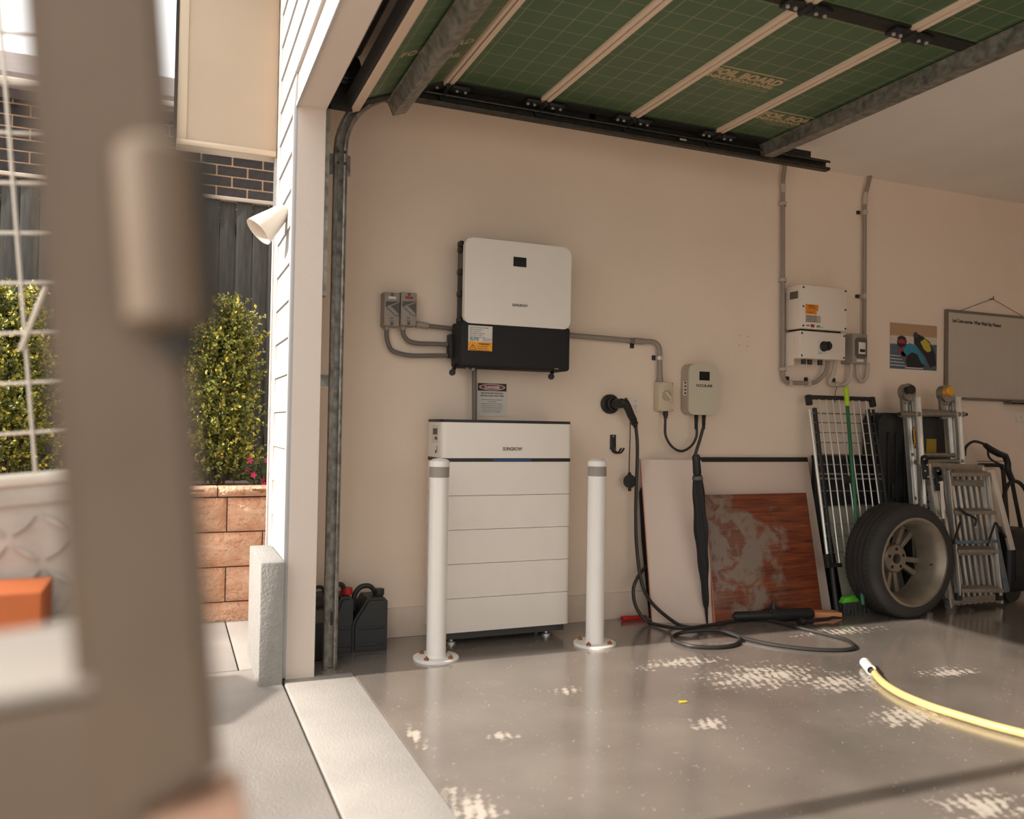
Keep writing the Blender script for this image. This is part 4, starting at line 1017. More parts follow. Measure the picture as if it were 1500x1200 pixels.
# yellow scrap
p = PZ(1000, 1029); solo('yellow_scrap', MB().prism([p+V((-.018, -.008, .001)), p+V((.016, -.010, .002)), p+V((.020, .006, .001)), p+V((-.012, .010, .003))], (0, 0, .002)), mat('yellow paper', (212, 190, 44), .7), 'tiny yellow scrap lying on the bare floor', 'scrap', p)
# yellow hose with white sleeve
hr = .0155
hp = [PZ(1277, 980, .016), PZ(1284, 990, .016), PZ(1296, 1002, hr), PZ(1320, 1017, hr), PZ(1360, 1034, hr), PZ(1400, 1047, hr), PZ(1450, 1062, hr), PZ(1500, 1075, hr), PZ(1580, 1096, hr), PZ(1700, 1125, hr)]
hs_ = thing('yellow_hose', 'yellow hose with a white end sleeve lying on the floor', 'hose', (hp[0].x, hp[0].y, 0))
part(hs_, 'hose', MB().tube(smooth(hp), hr, 12), m_hose)
a, b = PZ(1261, 964, .022), PZ(1276, 982, .022)
dv = (b-a).normalized()
part(hs_, 'end_sleeve', MB().lathe([(.016, 0), (.022, 0), (.022, .12), (.015, .12), (.015, .0)], b-dv*.12, dv, 20, closed=True), m_hosew, 'white end sleeve')
part(hs_, 'connector', MB().tube([b-dv*.02, b+dv*.02, PZ(1290, 990, .012)], [.010, .012, .008], 10), m_black)

# ---- jerry cans behind the track
def jerry(x0, x1, y0, y1, zt, label, cap):
    t = thing('jerry_can', label, 'jerry can', ((x0+x1)/2, (y0+y1)/2, 0), 'black fuel cans by the door track')
    w = x1-x0; h = zt
    pf = [V((x0, y0, 0)), V((x1, y0, 0)), V((x1, y0, h*.80)), V((x1-w*.42, y0, h*.80)), V((x0+.012, y0, h*.52)), V((x0, y0, h*.48))]
    pf = [V((x0, y0, .0)), V((x1, y0, 0)), V((x1, y0, h*.78)), V((x1-w*.10, y0, h*.84)), V((x0+w*.42, y0, h*.84)), V((x0+w*.05, y0, h*.52)), V((x0, y0, h*.42))]
    part(t, 'tank', MB().prism(pf, (0, y1-y0, 0), .012), m_black)
    ym = (y0+y1)/2
    part(t, 'handle', MB().tube(fillet([V((x0+w*.14, ym, h*.60)), V((x0+w*.12, ym, h*.86)), V((x0+w*.30, ym, h*.99)), V((x0+w*.62, ym, h*.99)), V((x0+w*.76, ym, h*.84))], .03, 4), .012, 10), m_black)
    part(t, 'cap', MB().cyl((x1-w*.16, ym, h*.83), (x1-w*.16, ym, h*.93), .026, n=18), cap)
    part(t, 'side_rib', MB().box((x0+w*.15, y0-.004, h*.10), (x1-w*.12, y0, h*.14), .002).box((x0+w*.15, y0-.004, h*.36), (x1-w*.12, y0, h*.40), .002), m_black)
ja, jb = PZ(516, 958), PZ(569, 955); jz = PY(545, 862, ja.y).z
jerry(ja.x, jb.x, ja.y, ja.y+.17, jz, 'black plastic jerry can with black cap, right of the others', m_black)
ka, kb = PZ(483, 962), PZ(519, 960); kz = PY(505, 858, ka.y+.05).z
jerry(ka.x+.01, kb.x, ka.y+.02, ka.y+.19, kz, 'black fuel can with a red cap half hidden by the door track', m_red)
la = PZ(465, 962)
t = thing('battery_box', 'black battery box with grey label between the jamb and door track', 'box', (la.x, la.y, 0))
lx0, lx1 = PZ(463, 958).x-.01, PZ(482, 958).x+.012
part(t, 'case', MB().box((.60, -.30, 0), (.70, -.10, .235), .008), m_black)
part(t, 'lid', MB().box((.596, -.304, .235), (.704, -.096, .27), .008), m_black)
part(t, 'label', MB().box((.605, -.3015, .17), (.695, -.30, .225)), m_isol)
part(t, 'handle', MB().tube(fillet([V((.62, -.2, .27)), V((.63, -.2, .31)), V((.67, -.2, .31)), V((.68, -.2, .27))], .02), .008, 8), m_black)

# ================================================================= RIGHT-HAND WALL EQUIPMENT
# ---- solar inverter
Ys = -.16
sx0, sx1 = PY(1174, 450, Ys).x, PY(1241, 450, Ys).x
z1 = (PY(1174, 415.5, Ys).z+PY(1241, 424, Ys).z)/2; z0 = (PY(1174, 480, Ys).z+PY(1241, 486.5, Ys).z)/2
si = thing('solar_inverter', 'white solar inverter with an orange sticker above a switch box', 'inverter', ((sx0+sx1)/2, 0, z0-.2))
part(si, 'upper_case', MB().box((sx0, Ys, z0), (sx1, -.02, z1), .006), m_white2)
part(si, 'heat_sink', MB().box((sx0+.01, -.02, z0+.02), (sx1-.01, 0, z1-.03)), m_alud)
zq1 = z0-.012; zq0 = (PY(1174, 524, Ys).z+PY(1241, 528.5, Ys).z)/2
part(si, 'switch_case', MB().box((sx0+.002, Ys+.01, zq0), (sx1, -.02, zq1), .006), m_white2)
part(si, 'connector_strip', MB().box((sx0+.02, -.13, z0-.014), (sx1-.02, -.03, z0+.002)), m_darksteel)
a, b, c0, c1 = wpx(1180, 446, 1198.5, 460.5, Ys)
part(si, 'warning_sticker', MB().box((a, Ys-.0012, c0+.022), (b, Ys, c1)).box((a, Ys-.0012, c0), (b-.012, Ys, c0+.022)), mat('orange warning sticker', (222, 130, 34), .6))
txt(si, 'WARNING', .010, (a+.02, Ys-.002, c1-.014), m_ink); txt(si, 'ELECTRIC SHOCK', .007, (a+.02, Ys-.002, c1-.025), m_ink); txt(si, 'CAUTION', .008, (a+.02, Ys-.002, c0+.008), m_ink)
a, b, c0, c1 = wpx(1180, 462, 1202, 472.5, Ys)
part(si, 'data_sticker', MB().box((a, Ys-.0012, c0), (b, Ys, c1)), mat('grey sticker', (176, 164, 148), .6))
for k in range(4): txt(si, 'SOLAR ARRAY INVERTER', .0072, (a+.004, Ys-.002, c1-.010-.0105*k), m_ink)
p = PY(1181, 477.5, Ys-.001)
txt(si, 'solar', .013, p, m_ink, bold=.0005)
part(si, 'red_logo', MB().box((p.x+.035, Ys-.001, p.z-.006), (p.x+.062, Ys, p.z+.013)), m_redink)
txt(si, 'JHD', .017, (p.x+.080, Ys-.001, p.z-.003), mat('green ink', (44, 120, 50), .6), bold=.0008)
txt(si, 'power', .007, (p.x+.115, Ys-.001, p.z-.003), m_ink)
part(si, 'rating_plate', MB().box((sx0-.0012, -.13, z1-.08), (sx0, -.06, z1-.035)), m_isol)
for X in (sx0+.014, sx1-.014):
    for Z in (z0+.016, (z0+z1)/2, z1-.016): part(si, 'screw', MB().cyl((X, Ys-.003, Z), (X, Ys, Z), .006, n=10), m_black)
    for Z in (zq0+.016, zq1-.016): part(si, 'screw', MB().cyl((X, Ys+.007, Z), (X, Ys+.01, Z), .006, n=10), m_black)
kc = PY(1212, 507, Ys-.02)
part(si, 'switch_plate', MB().box((kc.x-.045, Ys+.0085, kc.z-.05), (kc.x+.02, Ys+.01, kc.z+.035)), m_stick)
part(si, 'switch_knob', MB().lathe([(.001, .045), (.024, .045), (.027, .040), (.029, .006), (.033, 0), (.001, 0)], (kc.x, Ys+.01, kc.z), (0, -1, 0), 26).box((kc.x-.006, Ys-.042, kc.z-.026), (kc.x+.006, Ys-.034, kc.z+.026), .002), m_black)
txt(si, 'DC OFF', .008, (kc.x-.042, Ys+.008, kc.z-.045), m_ink)
for x in (1177, 1186, 1201): 
    p = PY(x, 531, -.09); part(si, 'gland', MB().cyl((p.x, -.09, zq0-.03), (p.x, -.09, zq0+.004), .015, n=12), m_black)
part(si, 'bracket', MB().box((sx0-.006, -.10, zq0-.04), (sx0+.001, -.02, z0-.02)), m_white2)
# ---- isolator next to it
a, b, c0, c1 = wpx(1249, 489, 1271, 533, -.10)
sb = thing('switch_box', 'grey breaker box with clear flap at the right side of solar inverter', 'switch box', ((a+b)/2, 0, c0))
part(sb, 'body', MB().box((a, -.10, c0), (b, 0, c1), .006), m_iso)
part(sb, 'flap', MB().box((a+.018, -.112, c0+.045), (b-.014, -.10, c1-.035), .006), m_isol)
part(sb, 'breaker', MB().box((a+.036, -.115, c0+.06), (b-.032, -.112, c1-.055), .001), m_stick)
part(sb, 'breaker_lever', MB().box((a+.044, -.121, c0+.072), (b-.040, -.115, c0+.09), .001), m_black)
part(sb, 'latch', MB().box((a+.03, -.116, c0+.035), (b-.028, -.10, c0+.052), .002).box((a+.03, -.116, c1-.04), (b-.028, -.10, c1-.026), .002), m_isol)
part(sb, 'label', MB().box((a+.034, -.1012, c0+.012), (b-.034, -.10, c0+.028)), m_stick)
# ---- pipes
def pipe(label, px, r=.0125, m=m_conduit3, cl=(), rad=.05, cp=()):
    pts = fillet([PY(x, y, Y) for x, y, Y in px], rad, 5)
    t = thing('conduit_pipe', label, 'conduit', pts[0], 'pipes around the solar inverter')
    part(t, 'pipe', MB().tube(pts, r, 10), m)
    for x, y, hz in cl:
        p = PY(x, y, -.03); s_ = (.016, .010) if hz else (.010, .016)
        part(t, 'saddle', MB().box((p.x-s_[1], -.048, p.z-s_[0]), (p.x+s_[1], 0, p.z+s_[0]), .004), m_conduit2)
        q = p+(V((.0, 0, .028)) if hz == 2 else V((.028, 0, 0)) if hz == 0 else V((-.03, 0, 0)))
        part(t, 'saddle_foot', MB().box((q.x-.012, -.012, q.z-.012), (q.x+.012, 0, q.z+.012), .003), m_darksteel)
    for x0, y0, x1, y1 in cp: part(t, 'coupling', MB().cyl(PY(x0, y0, -.03), PY(x1, y1, -.03), r*1.22, n=14), m_conduit2)
Yp = -.03
pipe('long grey pipe left of solar inverter, dropping from the ceiling and turning under it', [(1152, 230, Yp), (1147, 262, Yp), (1147, 560.5, Yp), (1196, 561.5, Yp), (1211, 545, -.06), (1213, 527, -.07)], cl=((1147, 298, 0), (1147, 410, 0), (1147, 541, 0), (1157, 561, 2), (1184.5, 562, 2)), cp=((1147, 270, 1147, 282),))
pipe('long grey pipe right of solar inverter, dropping from ceiling to the breaker box', [(1278, 238, Yp), (1274, 262, Yp), (1267, 290, Yp), (1266, 492, Yp)], cl=((1266.5, 311, 1), (1265, 434, 1)), cp=((1268, 282, 1267, 300),))
pipe('short pale pipe joining solar inverter and breaker box underneath', [(1224, 528, -.07), (1221, 545, -.05), (1214, 562, Yp), (1222, 564, Yp), (1239, 564, Yp), (1246, 552, -.05), (1248, 532, -.06)], m=m_conduit2, cl=((1225, 563, 2),), rad=.03)
pipe('small pale pipe loop under the breaker box', [(1255, 532, -.05), (1256, 550, -.04), (1262, 561, Yp), (1270, 553, Yp), (1271, 532, -.04)], m=m_conduit2, rad=.03)

# ---- racing poster: flat print
x0, x1, z0, z1 = wpx(1304, 475, 1372.5, 541.5, -.003)
ps = thing('race_poster', 'motorcycle racing photo poster taped to the wall', 'poster', ((x0+x1)/2, 0, z0))
part(ps, 'paper', MB().box((x0, -.002, z0), (x1, 0, z1)), mat('track grey', (74, 92, 108), .5, var=.3, vscale=14, stretch=(1, 1, 12)))
def pp(u, v, k=0): return V((x0+(x1-x0)*u, -.0022-.0002*k, z0+(z1-z0)*v))
def shape(name, pts, m, k): part(ps, name, MB().prism([pp(u, v, k) for u, v in pts], (0, .0002, 0)), m)
pt = {n: mat('print '+n, c, .5) for n, c in dict(tan=(176, 140, 104), pale=(206, 188, 172), teal=(30, 128, 150), dark=(24, 24, 28), yel=(186, 168, 50), red=(150, 40, 52), navy=(40, 54, 76)).items()}
shape('print_dirt', [(0, 1), (1, 1), (1, .74), (0, .72)], pt['tan'], 0)
shape('print_kerb', [(0, .72), (1, .74), (1, .58), (0, .54)], pt['pale'], 0)
shape('print_far_bike', [(.50, .70), (.56, .80), (.70, .74), (.84, .64), (.96, .38), (.99, .12), (.86, .06), (.74, .30), (.60, .48), (.50, .58)], pt['dark'], 1)
shape('print_far_fairing', [(.64, .62), (.74, .70), (.84, .60), (.88, .44), (.80, .40), (.72, .46)], pt['yel'], 2)
shape('print_far_helmet', [(.48, .74), (.50, .82), (.56, .83), (.60, .77), (.57, .70), (.50, .69)], pt['navy'], 2)
shape('print_bike', [(.36, .34), (.46, .46), (.60, .40), (.72, .22), (.74, .08), (.58, .02), (.36, .06), (.33, .18)], pt['dark'], 3)
shape('print_rider', [(.22, .34), (.30, .46), (.40, .58), (.54, .54), (.62, .40), (.72, .24), (.74, .10), (.66, .16), (.58, .34), (.46, .38), (.34, .28), (.26, .28)], pt['teal'], 4)
shape('print_arm', [(.16, .46), (.20, .34), (.30, .24), (.36, .28), (.28, .38), (.25, .48)], pt['red'], 4)
shape('print_helmet', [(.14, .58), (.16, .70), (.24, .73), (.32, .70), (.35, .60), (.31, .50), (.22, .46), (.16, .50)], pt['dark'], 5)
shape('print_visor', [(.16, .62), (.24, .66), (.32, .62), (.31, .56), (.22, .55), (.17, .57)], pt['red'], 6)
for k in range(4): shape('print_streak', [(.0, .30-.07*k), (.22+.04*k, .285-.07*k), (.22+.04*k, .27-.07*k), (0, .28-.07*k)], pt['pale'], 1)
shape('print_caption', [(.32, .045), (.70, .045), (.70, .02), (.32, .02)], pt['pale'], 7)
# ---- whiteboard
Yw = -.025
p0 = PY(1389, 456, Yw); p1 = PY(1390, 584, Yw)
wx0, wx1, wz1, wz0 = p0.x, p0.x+1.20, (p0.z+PY(1495, 465, Yw).z)/2, (PY(1410, 582, Yw).z+PY(1495, 588, Yw).z)/2
wb = thing('whiteboard', 'framed whiteboard with a handwritten line hung on a string', 'whiteboard', (wx0, 0, wz0))
part(wb, 'board', MB().box((wx0, Yw+.006, wz0), (wx1, -.004, wz1)), m_wb)
for a, b in (((wx0, wz1-.006), (wx1, wz1+.012)), ((wx0, wz0-.012), (wx1, wz0+.006)), ((wx0-.012, wz0-.012), (wx0+.006, wz1+.012)), ((wx1-.006, wz0-.012), (wx1+.012, wz1+.012))):
    part(wb, 'frame_rail', MB().box((a[0], Yw, a[1]), (b[0], -.002, b[1]), .003), m_wbf)
nl = PY(1454, 438, -.02)
part(wb, 'string', MB().tube([V((wx0+.12, -.02, wz1+.01)), nl, V((nl.x*2-wx0-.12, -.02, wz1+.01))], .0022, 5), m_darksteel)
part(wb, 'nail', MB().cyl(nl+V((0, -.004, 0)), nl+V((0, .02, 0)), .004, n=8).cyl(nl+V((0, -.01, 0)), nl+V((0, -.004, .018)), .003, n=6), m_darksteel)
part(wb, 'pen_tray', MB().box((wx0+.55, Yw-.05, wz0-.03), (wx0+.95, Yw+.01, wz0-.018), .002).box((wx0+.55, Yw-.05, wz0-.03), (wx0+.95, Yw-.045, wz0-.010)), m_wbf)
q = PY(1395, 471.5, Yw+.005)
txt(wb, 'Last Come worries  When Wash Day Washed', .034, q, m_ink, (1, 0, -.02), (.1, 0, 1), bold=.001, fit=PY(1466, 476, Yw).x-PY(1395, 472, Yw).x)
# ---- outlet at the right edge
a, b, c0, c1 = wpx(1490, 603, 1512, 618.5, -.012)
po = thing('power_outlet', 'white power outlet at the right edge under the whiteboard', 'outlet', ((a+b)/2, 0, c0))
part(po, 'plate', MB().box((a, -.012, c0), (b, 0, c1), .003), m_white2)
for dx, dz, s_ in ((.03, .04, 1), (.045, .04, -1), (.0375, .025, 0)):
    part(po, 'pin_slot', MB().beam((a+dx-.0015*s_, -.0123, c0+dz-.004), (a+dx+.0015*s_, -.0123, c0+dz+.004), (.0012, 0, 0), (0, .0006, 0)), m_ink)

# ================================================================= LEANING CLUTTER ON THE RIGHT
# ---- dark panel and pale board behind the rack
LB = Lean(-.20, -.03, 1.2)
c = [LB(1222, 745), LB(1296, 741), LB(1288, 668), LB(1196, 668)]
nn = LB.n
LP = Lean(-.26, -.08, .75); cp_ = [LP(1236, 885), LP(1330, 880), LP(1300, 738), LP(1213, 742)]
t = thing('pale_board', 'pale grey-green board on the floor behind the wire rack', 'board', cp_[0])
zb_ = LP(1236, 899); cp_[0] = V((cp_[0].x+.01, -.26, .0)); cp_[1] = V((cp_[1].x, -.26, .0))
part(t, 'board', MB().hexa([cp_[0], cp_[1], cp_[1]-LP.n*.014, cp_[0]-LP.n*.014, cp_[3], cp_[2], cp_[2]-LP.n*.014, cp_[3]-LP.n*.014], .001), m_palegreen)
part(t, 'edge_band', MB().beam(cp_[3], cp_[2], LP.d*.004, LP.n*.004), m_isol)
kx0, kx1 = c[3].x, c[2].x+.0
t = thing('dark_tray', 'black flat tray standing against the wall behind the wire rack', 'tray', (kx0, -.08, 0))
part(t, 'tray', MB().box((kx0, -.060, .0), (kx1+.05, -.028, c[3].z), .006), m_blackm)
part(t, 'rim', MB().box((kx0, -.066, c[3].z-.02), (kx1+.05, -.024, c[3].z+.004), .004), m_black)
# ---- wire rack
LR = Lean(-.36, -.06, 1.36)
rk = thing('wire_rack', 'folded black-framed wire drying rack leaning beside the black case', 'rack', LR(1225, 905))
def RP(x, y, l=0): return LR(x, y, l)
A_, B_, C_, D_ = RP(1184, 582), RP(1277, 585), RP(1309, 826), RP(1214, 828)
part(rk, 'top_bar', MB().beam(A_, B_, LR.d*.012, LR.n*.013, .004), m_black)
for f in (A_, B_): part(rk, 'corner', MB().beam(f-LR.d*.05, f+LR.d*.014, V((.016, 0, 0)), LR.n*.016, .005), m_black)
part(rk, 'side_tube', MB().cyl(RP(1186, 600), RP(1212, 815), .0095), m_chrome, 'bright side tube')
part(rk, 'side_rail', MB().cyl(RP(1193, 598, -.01), RP(1219, 832, -.01), .014), m_black)
part(rk, 'side_rail', MB().cyl(RP(1271, 600, -.01), RP(1301, 832, -.01), .014), m_black)
part(rk, 'side_tube', MB().cyl(RP(1279, 600), RP(1309, 815), .0095), m_darksteel)
part(rk, 'foot_cap', MB().beam(RP(1211, 812), RP(1214, 832), V((.018, 0, 0)), LR.n*.016, .004).beam(RP(1212, 828), RP(1232, 828), LR.d*.012, LR.n*.012, .004), m_black)
part(rk, 'leg', MB().cyl(RP(1218, 828, -.012), RP(1227, 905, -.012), .014), m_black)
part(rk, 'leg', MB().cyl(RP(1302, 828, -.012), RP(1312, 902, -.012), .014), m_black)
for i in range(8):
    f = (i+.5)/8.0*.84+.10
    part(rk, 'wire', MB().cyl(A_.lerp(B_, f)+LR.n*.004, D_.lerp(C_, f)+LR.n*.004, .0042, n=6), m_chrome)
for i, (yy, rr) in enumerate(((606, .005), (620, .0035), (635, .0035), (650, .0035), (668, .0035), (683, .0035), (697, .006), (704, .006), (722, .0035), (745, .0035), (770, .0035), (787, .0035), (810, .0035))):
    f = (yy-582)/(828-582); part(rk, 'cross_wire', MB().cyl(A_.lerp(D_, f)+LR.n*-.004, B_.lerp(C_, f)+LR.n*-.004, rr, n=6), m_alud)
part(rk, 'hook_wire', MB().tube([RP(1223, 590), RP(1223.5, 575), RP(1226, 567)], .002, 5), m_darksteel)
part(rk, 'latch', MB().box(RP(1240, 703)+V((-.03, -.02, -.02)), RP(1240, 703)+V((.04, .0, .025)), .004), m_black)
# ---- broom
LBm = Lean(-.46, -.10, 1.36)
p0, p1 = LBm(1239, 567), LBm(1264, 886)
br = thing('broom', 'broom with dark green pole and lime grip leaning on the wire rack', 'broom', (p1.x, p1.y, 0))
part(br, 'grip', MB().tube([p0, p0.lerp(p1, .005), p0.lerp(p1, .085), p0.lerp(p1, .095)], [.010, .016, .0145, .012], 12), m_lime, 'lime green grip')
part(br, 'pole', MB().tube([p0.lerp(p1, .085), p1], .0115, 10), m_green)
hx0, hx1 = PZ(1229, 899).x, PZ(1229, 899).x+.32; hy = PZ(1240, 899).y
part(br, 'head', MB().prism([V((hx0, hy-.025, .065)), V((hx0+.02, hy-.025, .095)), V((hx0+.13, hy-.03, .11)), V((hx0+.19, hy-.03, .11)), V((hx1-.02, hy-.025, .095)), V((hx1, hy-.025, .065))], (0, .05, 0), .006), m_lime2, 'bright green head')
mb = MB()
for i in range(44):
    for j in range(4):
        x = hx0+.008+(hx1-hx0-.016)*i/43; y = hy-.02+.013*j; mb.cyl((x, y, .07), (x+random.uniform(-.012, .012)+(i/43-.5)*.03, y-.012+random.uniform(-.012, .012), .001), .0028, .0018, 4)
part(br, 'bristles', mb, mat('bristle grey', (66, 64, 60), .8), kind='stuff')
# ---- hard case
Yk = -.14
cx0, cx1 = PY(1285, 660, Yk).x, PY(1386, 660, Yk).x; cz1 = PY(1310, 605, Yk).z
ca = thing('hard_case', 'tall black ribbed hard case standing behind the aluminium ladder', 'case', ((cx0+cx1)/2, -.12, 0))
part(ca, 'shell', MB().prism(rrect((cx0+cx1)/2, cz1/2, cx1-cx0, cz1, .05, -.15), (0, .05, 0), .012), m_black)
part(ca, 'back_shell', MB().prism(rrect((cx0+cx1)/2, cz1/2, cx1-cx0, cz1, .05, -.095), (0, .075, 0), .01), m_black)
for x in (cx0+.07, cx0+.14, cx0+.21): part(ca, 'rib', MB().box((x, -.160, .12), (x+.022, -.148, cz1-.12), .005), m_blackm)
part(ca, 'latch', MB().box((cx0+.10, -.166, cz1*.55), (cx0+.13, -.15, cz1*.62), .004), m_darksteel)
a, b, c0, c1 = wpx(1357, 643, 1371.5, 668, -.152)
part(ca, 'yellow_label', MB().box((a, -.1525, c0), (b, -.149, c1)), mat('olive yellow label', (158, 132, 34), .6))
# ---- articulated ladder
LL = Lean(-.34, -.17, 1.35)
ld = thing('folding_ladder', 'tall folded articulated aluminium ladder with hinge discs on top', 'ladder', LL(1370, 880))
def stile(xa, ya, xb, w, lift, name='stile'):
    p, q = LL(xa, ya, lift), None
    # same ladder plane, run down to the floor
    q = LL(xb, 742, lift); d = (q-p).normalized(); L_ = (p.z-.02)/-d.z; q = p+d*L_
    sv = V((1, 0, 0)); part(ld, name, MB().beam(p, q, sv*w, LL.n*.012).beam(p-sv*(w-.003)+LL.n*.01, q-sv*(w-.003)+LL.n*.01, sv*.003, LL.n*.012).beam(p+sv*(w-.003)+LL.n*.01, q+sv*(w-.003)+LL.n*.01, sv*.003, LL.n*.012), m_alu)
    return p, q
sA = stile(1326, 580, 1338, .020, .00); sB = stile(1341, 582, 1350, .022, .045)
sC = stile(1385, 580, 1397, .020, .00); sD = stile(1400, 582, 1410, .022, .045)
def lp(S_, f): return S_[0].lerp(S_[1], f)
for (x, y, mk, lab) in ((1330, 575, m_black, None), (1386, 577, mat('yellow hinge', (226, 158, 40), .5), 'yellow hinge cap')):
    cpt = LL(x, y, .03)
    h = part(ld, 'hinge_disc', MB().cyl(cpt-LL.n*.03, cpt+LL.n*.012, .056, n=28).prism([cpt+V((-.05, 0, -.02)), cpt+V((.06, 0, -.02)), cpt+V((.075, 0, -.16)), cpt+V((-.035, 0, -.16))], -LL.n*.02), m_alud)
    part(h, 'hinge_knob', MB().lathe([(.001, .045), (.026, .045), (.030, .038), (.022, .02), (.024, 0), (.001, 0)], cpt+V((-.02, 0, .01))+LL.n*.01, LL.n, 20), mk, lab)
    for k in range(6):
        q = cpt+V((-.02+.025*(k % 3), 0, -.07-.05*(k//3)))+LL.n*.001; part(h, 'rivet', MB().cyl(q, q+LL.n*.004, .004, n=6), m_darksteel)
for i, f in enumerate((.075, .29, .50, .71, .90)):
    part(ld, 'rung', MB().cyl(lp(sA, f), lp(sD, f)-LL.n*.03, .016, n=10), m_alud)
    if i: part(ld, 'rung', MB().cyl(lp(sB, f+.03)-V((.03, 0, 0)), lp(sD, f+.03)+V((.02, 0, 0)), .016, n=10), m_alud)
p = LL(1318, 607, .05); q = LL(1412, 607, .05)
part(ld, 'lock_bar', MB().cyl(p, q, .0165, n=12), m_alud); part(ld, 'lock_bar_end', MB().cyl(q, q+V((.025, 0, 0)), .010).cyl(p-V((.02, 0, 0)), p, .010), m_darksteel)
c_ = LL(1339, 641, .064)
part(ld, 'sticker', MB().prism([c_+V((.016*math.cos(a)+.003*math.sin(a)*0, 0, 0))+LL.d*.068*math.sin(a) for a in [i*math.pi/10 for i in range(20)]], LL.n*.001), m_black)
txt(ld, 'Tradesman', .026, c_+LL.n*.002-LL.d*.058+V((.008, 0, 0)), m_yel, LL.d, (-1, 0, 0), bold=.0006)
# ---- ribbed aluminium plank standing in front of the ladder
L2 = Lean(-.46, -.36, .9)
pk = thing('ribbed_plank', 'narrow ribbed aluminium plank with black hinges behind the step ladder', 'plank', L2(1430, 890))
e0, e1, e2, e3 = L2(1358, 680), L2(1437, 684), L2(1464, 884), L2(1390, 891)
fz = min(e2.z, e3.z)
def bil(u, v): return e0.lerp(e1, u).lerp(e3.lerp(e2, u), v)
for i in range(9):
    u = (i+.5)/9; part(pk, 'rib', MB().beam(bil(u, .02), bil(u, .985), V((.0115, 0, 0)), L2.n*.012, .002), m_alu)
for v in (.01, .125, .955): part(pk, 'end_bar', MB().beam(bil(0, v)-V((.01, 0, 0)), bil(1, v)+V((.01, 0, 0)), L2.d*.020, L2.n*.016, .002), m_alud)
for u in (0, 1): part(pk, 'side_rail', MB().beam(bil(u, 0), bil(u, 1), V((.008, 0, 0)), L2.n*.02, .002), m_alu)
for x, y in ((1355, 684), (1375, 701)):
    c_ = L2(x, y, .03); h = part(pk, 'hinge_plate', MB().beam(c_-L2.d*.075, c_+L2.d*.045, V((.024, 0, 0)), L2.n*.006, .003).cyl(c_+L2.d*.045-L2.n*.006, c_+L2.d*.045+L2.n*.006, .026), m_black)
    for k in range(4): part(h, 'bolt', MB().cyl(c_+L2.d*(-.06+.035*k)+V((.010*(-1)**k, 0, 0)), c_+L2.d*(-.06+.035*k)+V((.010*(-1)**k, 0, 0))+L2.n*.010, .005, n=6), m_chrome)
# ---- step ladder
L3 = Lean(-.58, -.46, .8)
st = thing('step_ladder', 'small aluminium step ladder with worn blue rear legs, right of the wheel', 'ladder', L3(1440, 885))
fl0, fl1 = L3(1387, 690), L3(1404, 872); fr0, fr1 = L3(1444, 690), L3(1464, 872)
for a, b in ((fl0, fl1), (fr0, fr1)):
    part(st, 'front_stile', MB().beam(a, b, V((.015, 0, 0)), L3.n*.010).beam(a-V((.012, 0, 0))+L3.n*.012, b-V((.012, 0, 0))+L3.n*.012, V((.003, 0, 0)), L3.n*.014), m_alu)
for f in (.02, .33, .64, .95):
    p, q = fl0.lerp(fl1, f), fr0.lerp(fr1, f)
    part(st, 'tread', MB().beam(p, q, L3.d*.011, V((0, .035, .006)), .002), m_alud)
r0, r1 = L3(1452, 688, -.02), L3(1482, 806, -.02)
part(st, 'rear_stile', MB().beam(r0, r1, V((.024, 0, 0)), L3.n*.008, .002), m_alu)
for (xa, ya, xb, yb_) in ((1455, 772, 1474, 868), (1397, 800, 1404, 866)):
    part(st, 'rear_leg', MB().beam(L3(xa, ya, -.03), L3(xb, yb_, -.03), V((.022, 0, 0)), L3.n*.010, .003), m_blue, 'worn blue rear leg')
part(st, 'cross_bar', MB().beam(L3(1398, 795, .02), L3(1462, 793, .02), L3.d*.010, L3.n*.012, .002), m_blue)
part(st, 'cross_bar', MB().beam(L3(1398, 812, -.01), L3(1450, 811, -.01), L3.d*.009, L3.n*.012, .002), m_alud)
for (xa, ya, xb, yb_) in ((1446, 800, 1458, 765), (1458, 765, 1474, 788), (1397, 795, 1407, 764)):
    part(st, 'brace', MB().beam(L3(xa, ya, .03), L3(xb, yb_, .03), V((.006, 0, 0)), L3.n*.004), m_darksteel)
part(st, 'strap', MB().tube(smooth([L3(1404, 744, .04), L3(1414, 752, .05), L3(1429, 760, .05), L3(1428, 771, .04)]), .007, 8), m_black)
part(st, 'label', MB().beam(L3(1379, 705, .022), L3(1382, 760, .022), V((.012, 0, 0)), L3.n*.001), m_stick)
for xx in (1404, 1464): part(st, 'foot', MB().beam(L3(xx, 868), L3(xx, 880), V((.018, 0, 0)), L3.n*.014, .003), m_black)
# ---- wheel
wc = PY(1340.5, 822, -.555); RW = .327
Wc = V((wc.x, 0, RW-.004)); YA, YB = -.555, -.335
wh = thing('spare_tyre', 'low-profile tyre on a dusty alloy rim standing before the ladders', 'tyre', (Wc.x, (YA+YB)/2, 0))
wd = YB-YA; R0 = .252
pr2 = [(R0-.004, .004), (R0+.004, -.004), (R0+.02, -.006), (R0+.046, -.003), (RW-.014, .010), (RW-.004, .024)]
for g in (.07, .105, .14): pr2 += [(RW, g-.012), (RW, g-.004), (RW-.008, g-.003), (RW-.008, g+.003), (RW, g+.004)]
pr2 += [(RW, .17), (RW-.004, wd-.024), (RW-.014, wd-.010), (R0+.046, wd+.003), (R0+.01, wd+.005), (R0-.004, wd-.004)]
pr2 += [(R0-.006, wd*.5)]
part(wh, 'tyre', MB().lathe(pr2, V((Wc.x, YA, Wc.z)), (0, 1, 0), 72, closed=True), m_tyre)
mb = MB()
